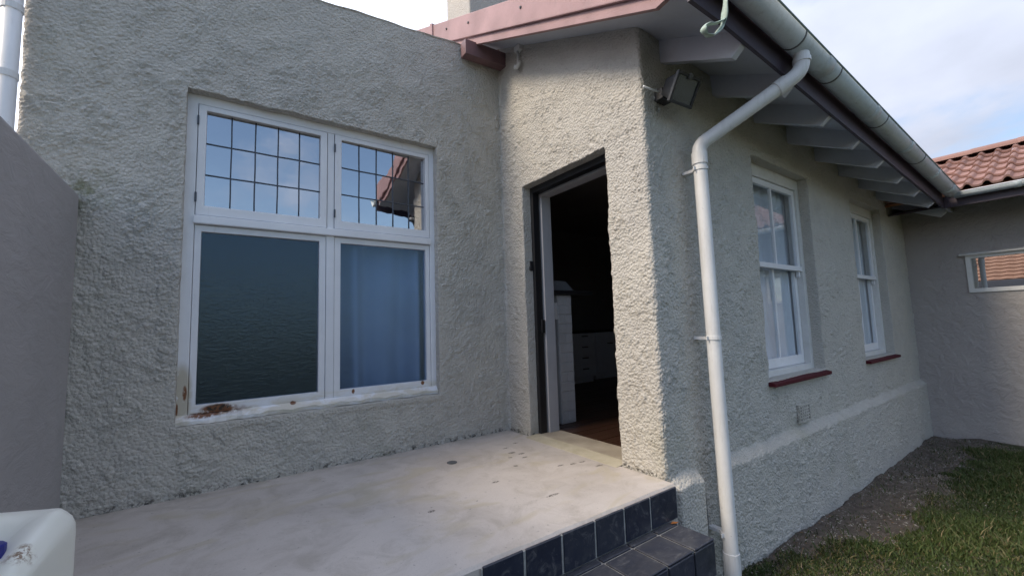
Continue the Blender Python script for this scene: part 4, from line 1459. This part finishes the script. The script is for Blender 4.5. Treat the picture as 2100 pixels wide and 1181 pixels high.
me.vertices.add(len(V)); me.vertices.foreach_set('co', V.astype(np.float32).ravel())
lv = np.concatenate([quads.ravel(), tris.ravel()]).astype(np.int32)
me.loops.add(len(lv)); me.loops.foreach_set('vertex_index', lv)
me.polygons.add(2 * NB)
me.polygons.foreach_set('loop_start', np.concatenate([np.arange(NB) * 4, 4 * NB + np.arange(NB) * 3]).astype(np.int32))
me.polygons.foreach_set('loop_total', np.concatenate([np.full(NB, 4), np.full(NB, 3)]).astype(np.int32))
me.update(calc_edges=True)
tint = np.clip(.32 + .16 * np.sin(x * 2.7 + 2.2 * np.sin(y * 2.1)) + RNG.normal(0, .15, NB), 0, .78)
dry = RNG.random(NB) < .10 + .12 * (np.sin(x * 3.3 + 1) * np.sin(y * 4.1) > .3)
tint = np.where(dry, RNG.uniform(.8, 1, NB), tint)
att = me.attributes.new('tint', 'FLOAT', 'POINT'); att.data.foreach_set('value', np.repeat(tint, 5).astype(np.float32))
gr = link('grass', me, 'grass_blade')
tag(gr, 'short patchy green lawn grass beside the house', 'grass', kind='stuff')


def bits(name, n, m, smin, smax, flat, label, cat, xr_, yr, inv=True, dens=None):
    x, y = scatter(n, xr_, yr)
    p = 1 - .85 * turf(x, y) if inv else turf(x, y)
    k = RNG.random(n) < p
    x, y = x[k], y[k]; n = len(x)
    z = ground_h(x, y)
    s = RNG.uniform(smin, smax, n) * RNG.uniform(.5, 1, n)
    vs, fs = [], []
    for i in range(n):
        a = RNG.uniform(0, 6.28)
        k0 = len(vs)
        for q in range(5):
            t_ = a + q * 1.2566
            r_ = s[i] * RNG.uniform(.6, 1.1)
            vs.append((x[i] + r_ * math.cos(t_), y[i] + r_ * math.sin(t_) * (.6 if flat < .3 else 1), z[i] + s[i] * flat * RNG.uniform(-.1, .35)))
        vs.append((x[i], y[i], z[i] + s[i] * flat))
        fs += [(k0 + q, k0 + (q + 1) % 5, k0 + 5) for q in range(5)]
    o = MB().add(vs, fs).build(name, m)
    tag(o, label, cat, kind='stuff')


bits('pebbles', 5200, 'pebble', .003, .011, .7, 'small pale pebbles scattered over the bare soil by the wall', 'pebbles', (.5, 5.5), (-2.6, -1.6))
bits('leaf_litter', 3200, 'leaf_litter', .006, .022, .15, 'brown dead leaf scraps lying over the soil and lawn', 'litter', (.5, 5.5), (-3.4, -1.6), inv=True)

# ---------------------------------------------------------------- neighbour's house, seen only as a reflection in the rear wing's window
nh = empty('neighbour_house', (-13, .5, ZG)); tag(nh, 'pale house with an orange tiled roof mirrored in the small rear window', 'house')
MB().box(-17, -10.2, -6, 7, ZG - .05, 1.9).build('wall', 'far_wall', nh)
nr = yprism([(-9.8, 1.80), (-13.6, 3.75), (-17.4, 1.80), (-17.4, 1.95), (-13.6, 3.92), (-9.8, 1.95)], -6.4, 7.4).build('roof', 'far_tile', nh)
na = math.atan2(3.92 - 1.95, 3.8)
for r_ in range(13):
    xq = -9.8 - r_ * .29; zq = 1.95 + (xq + 9.8) * -math.tan(na)
    tl = MB()
    k = 86
    v = []
    for d, dz in ((0., .015), (0., .045), (.33, .02)):
        for i in range(k + 1):
            yy = -6.4 + 13.8 * i / k
            v.append((xq - d * math.cos(na), yy, zq + d * math.sin(na) + dz + .022 * (i % 2)))
    f = [(i, i + 1, k + 2 + i, k + 1 + i) for i in range(k)] + [(k + 1 + i, k + 2 + i, 2 * k + 3 + i, 2 * k + 2 + i) for i in range(k)]
    tl.add(v, f).build('tile_course', 'far_tile', nr)
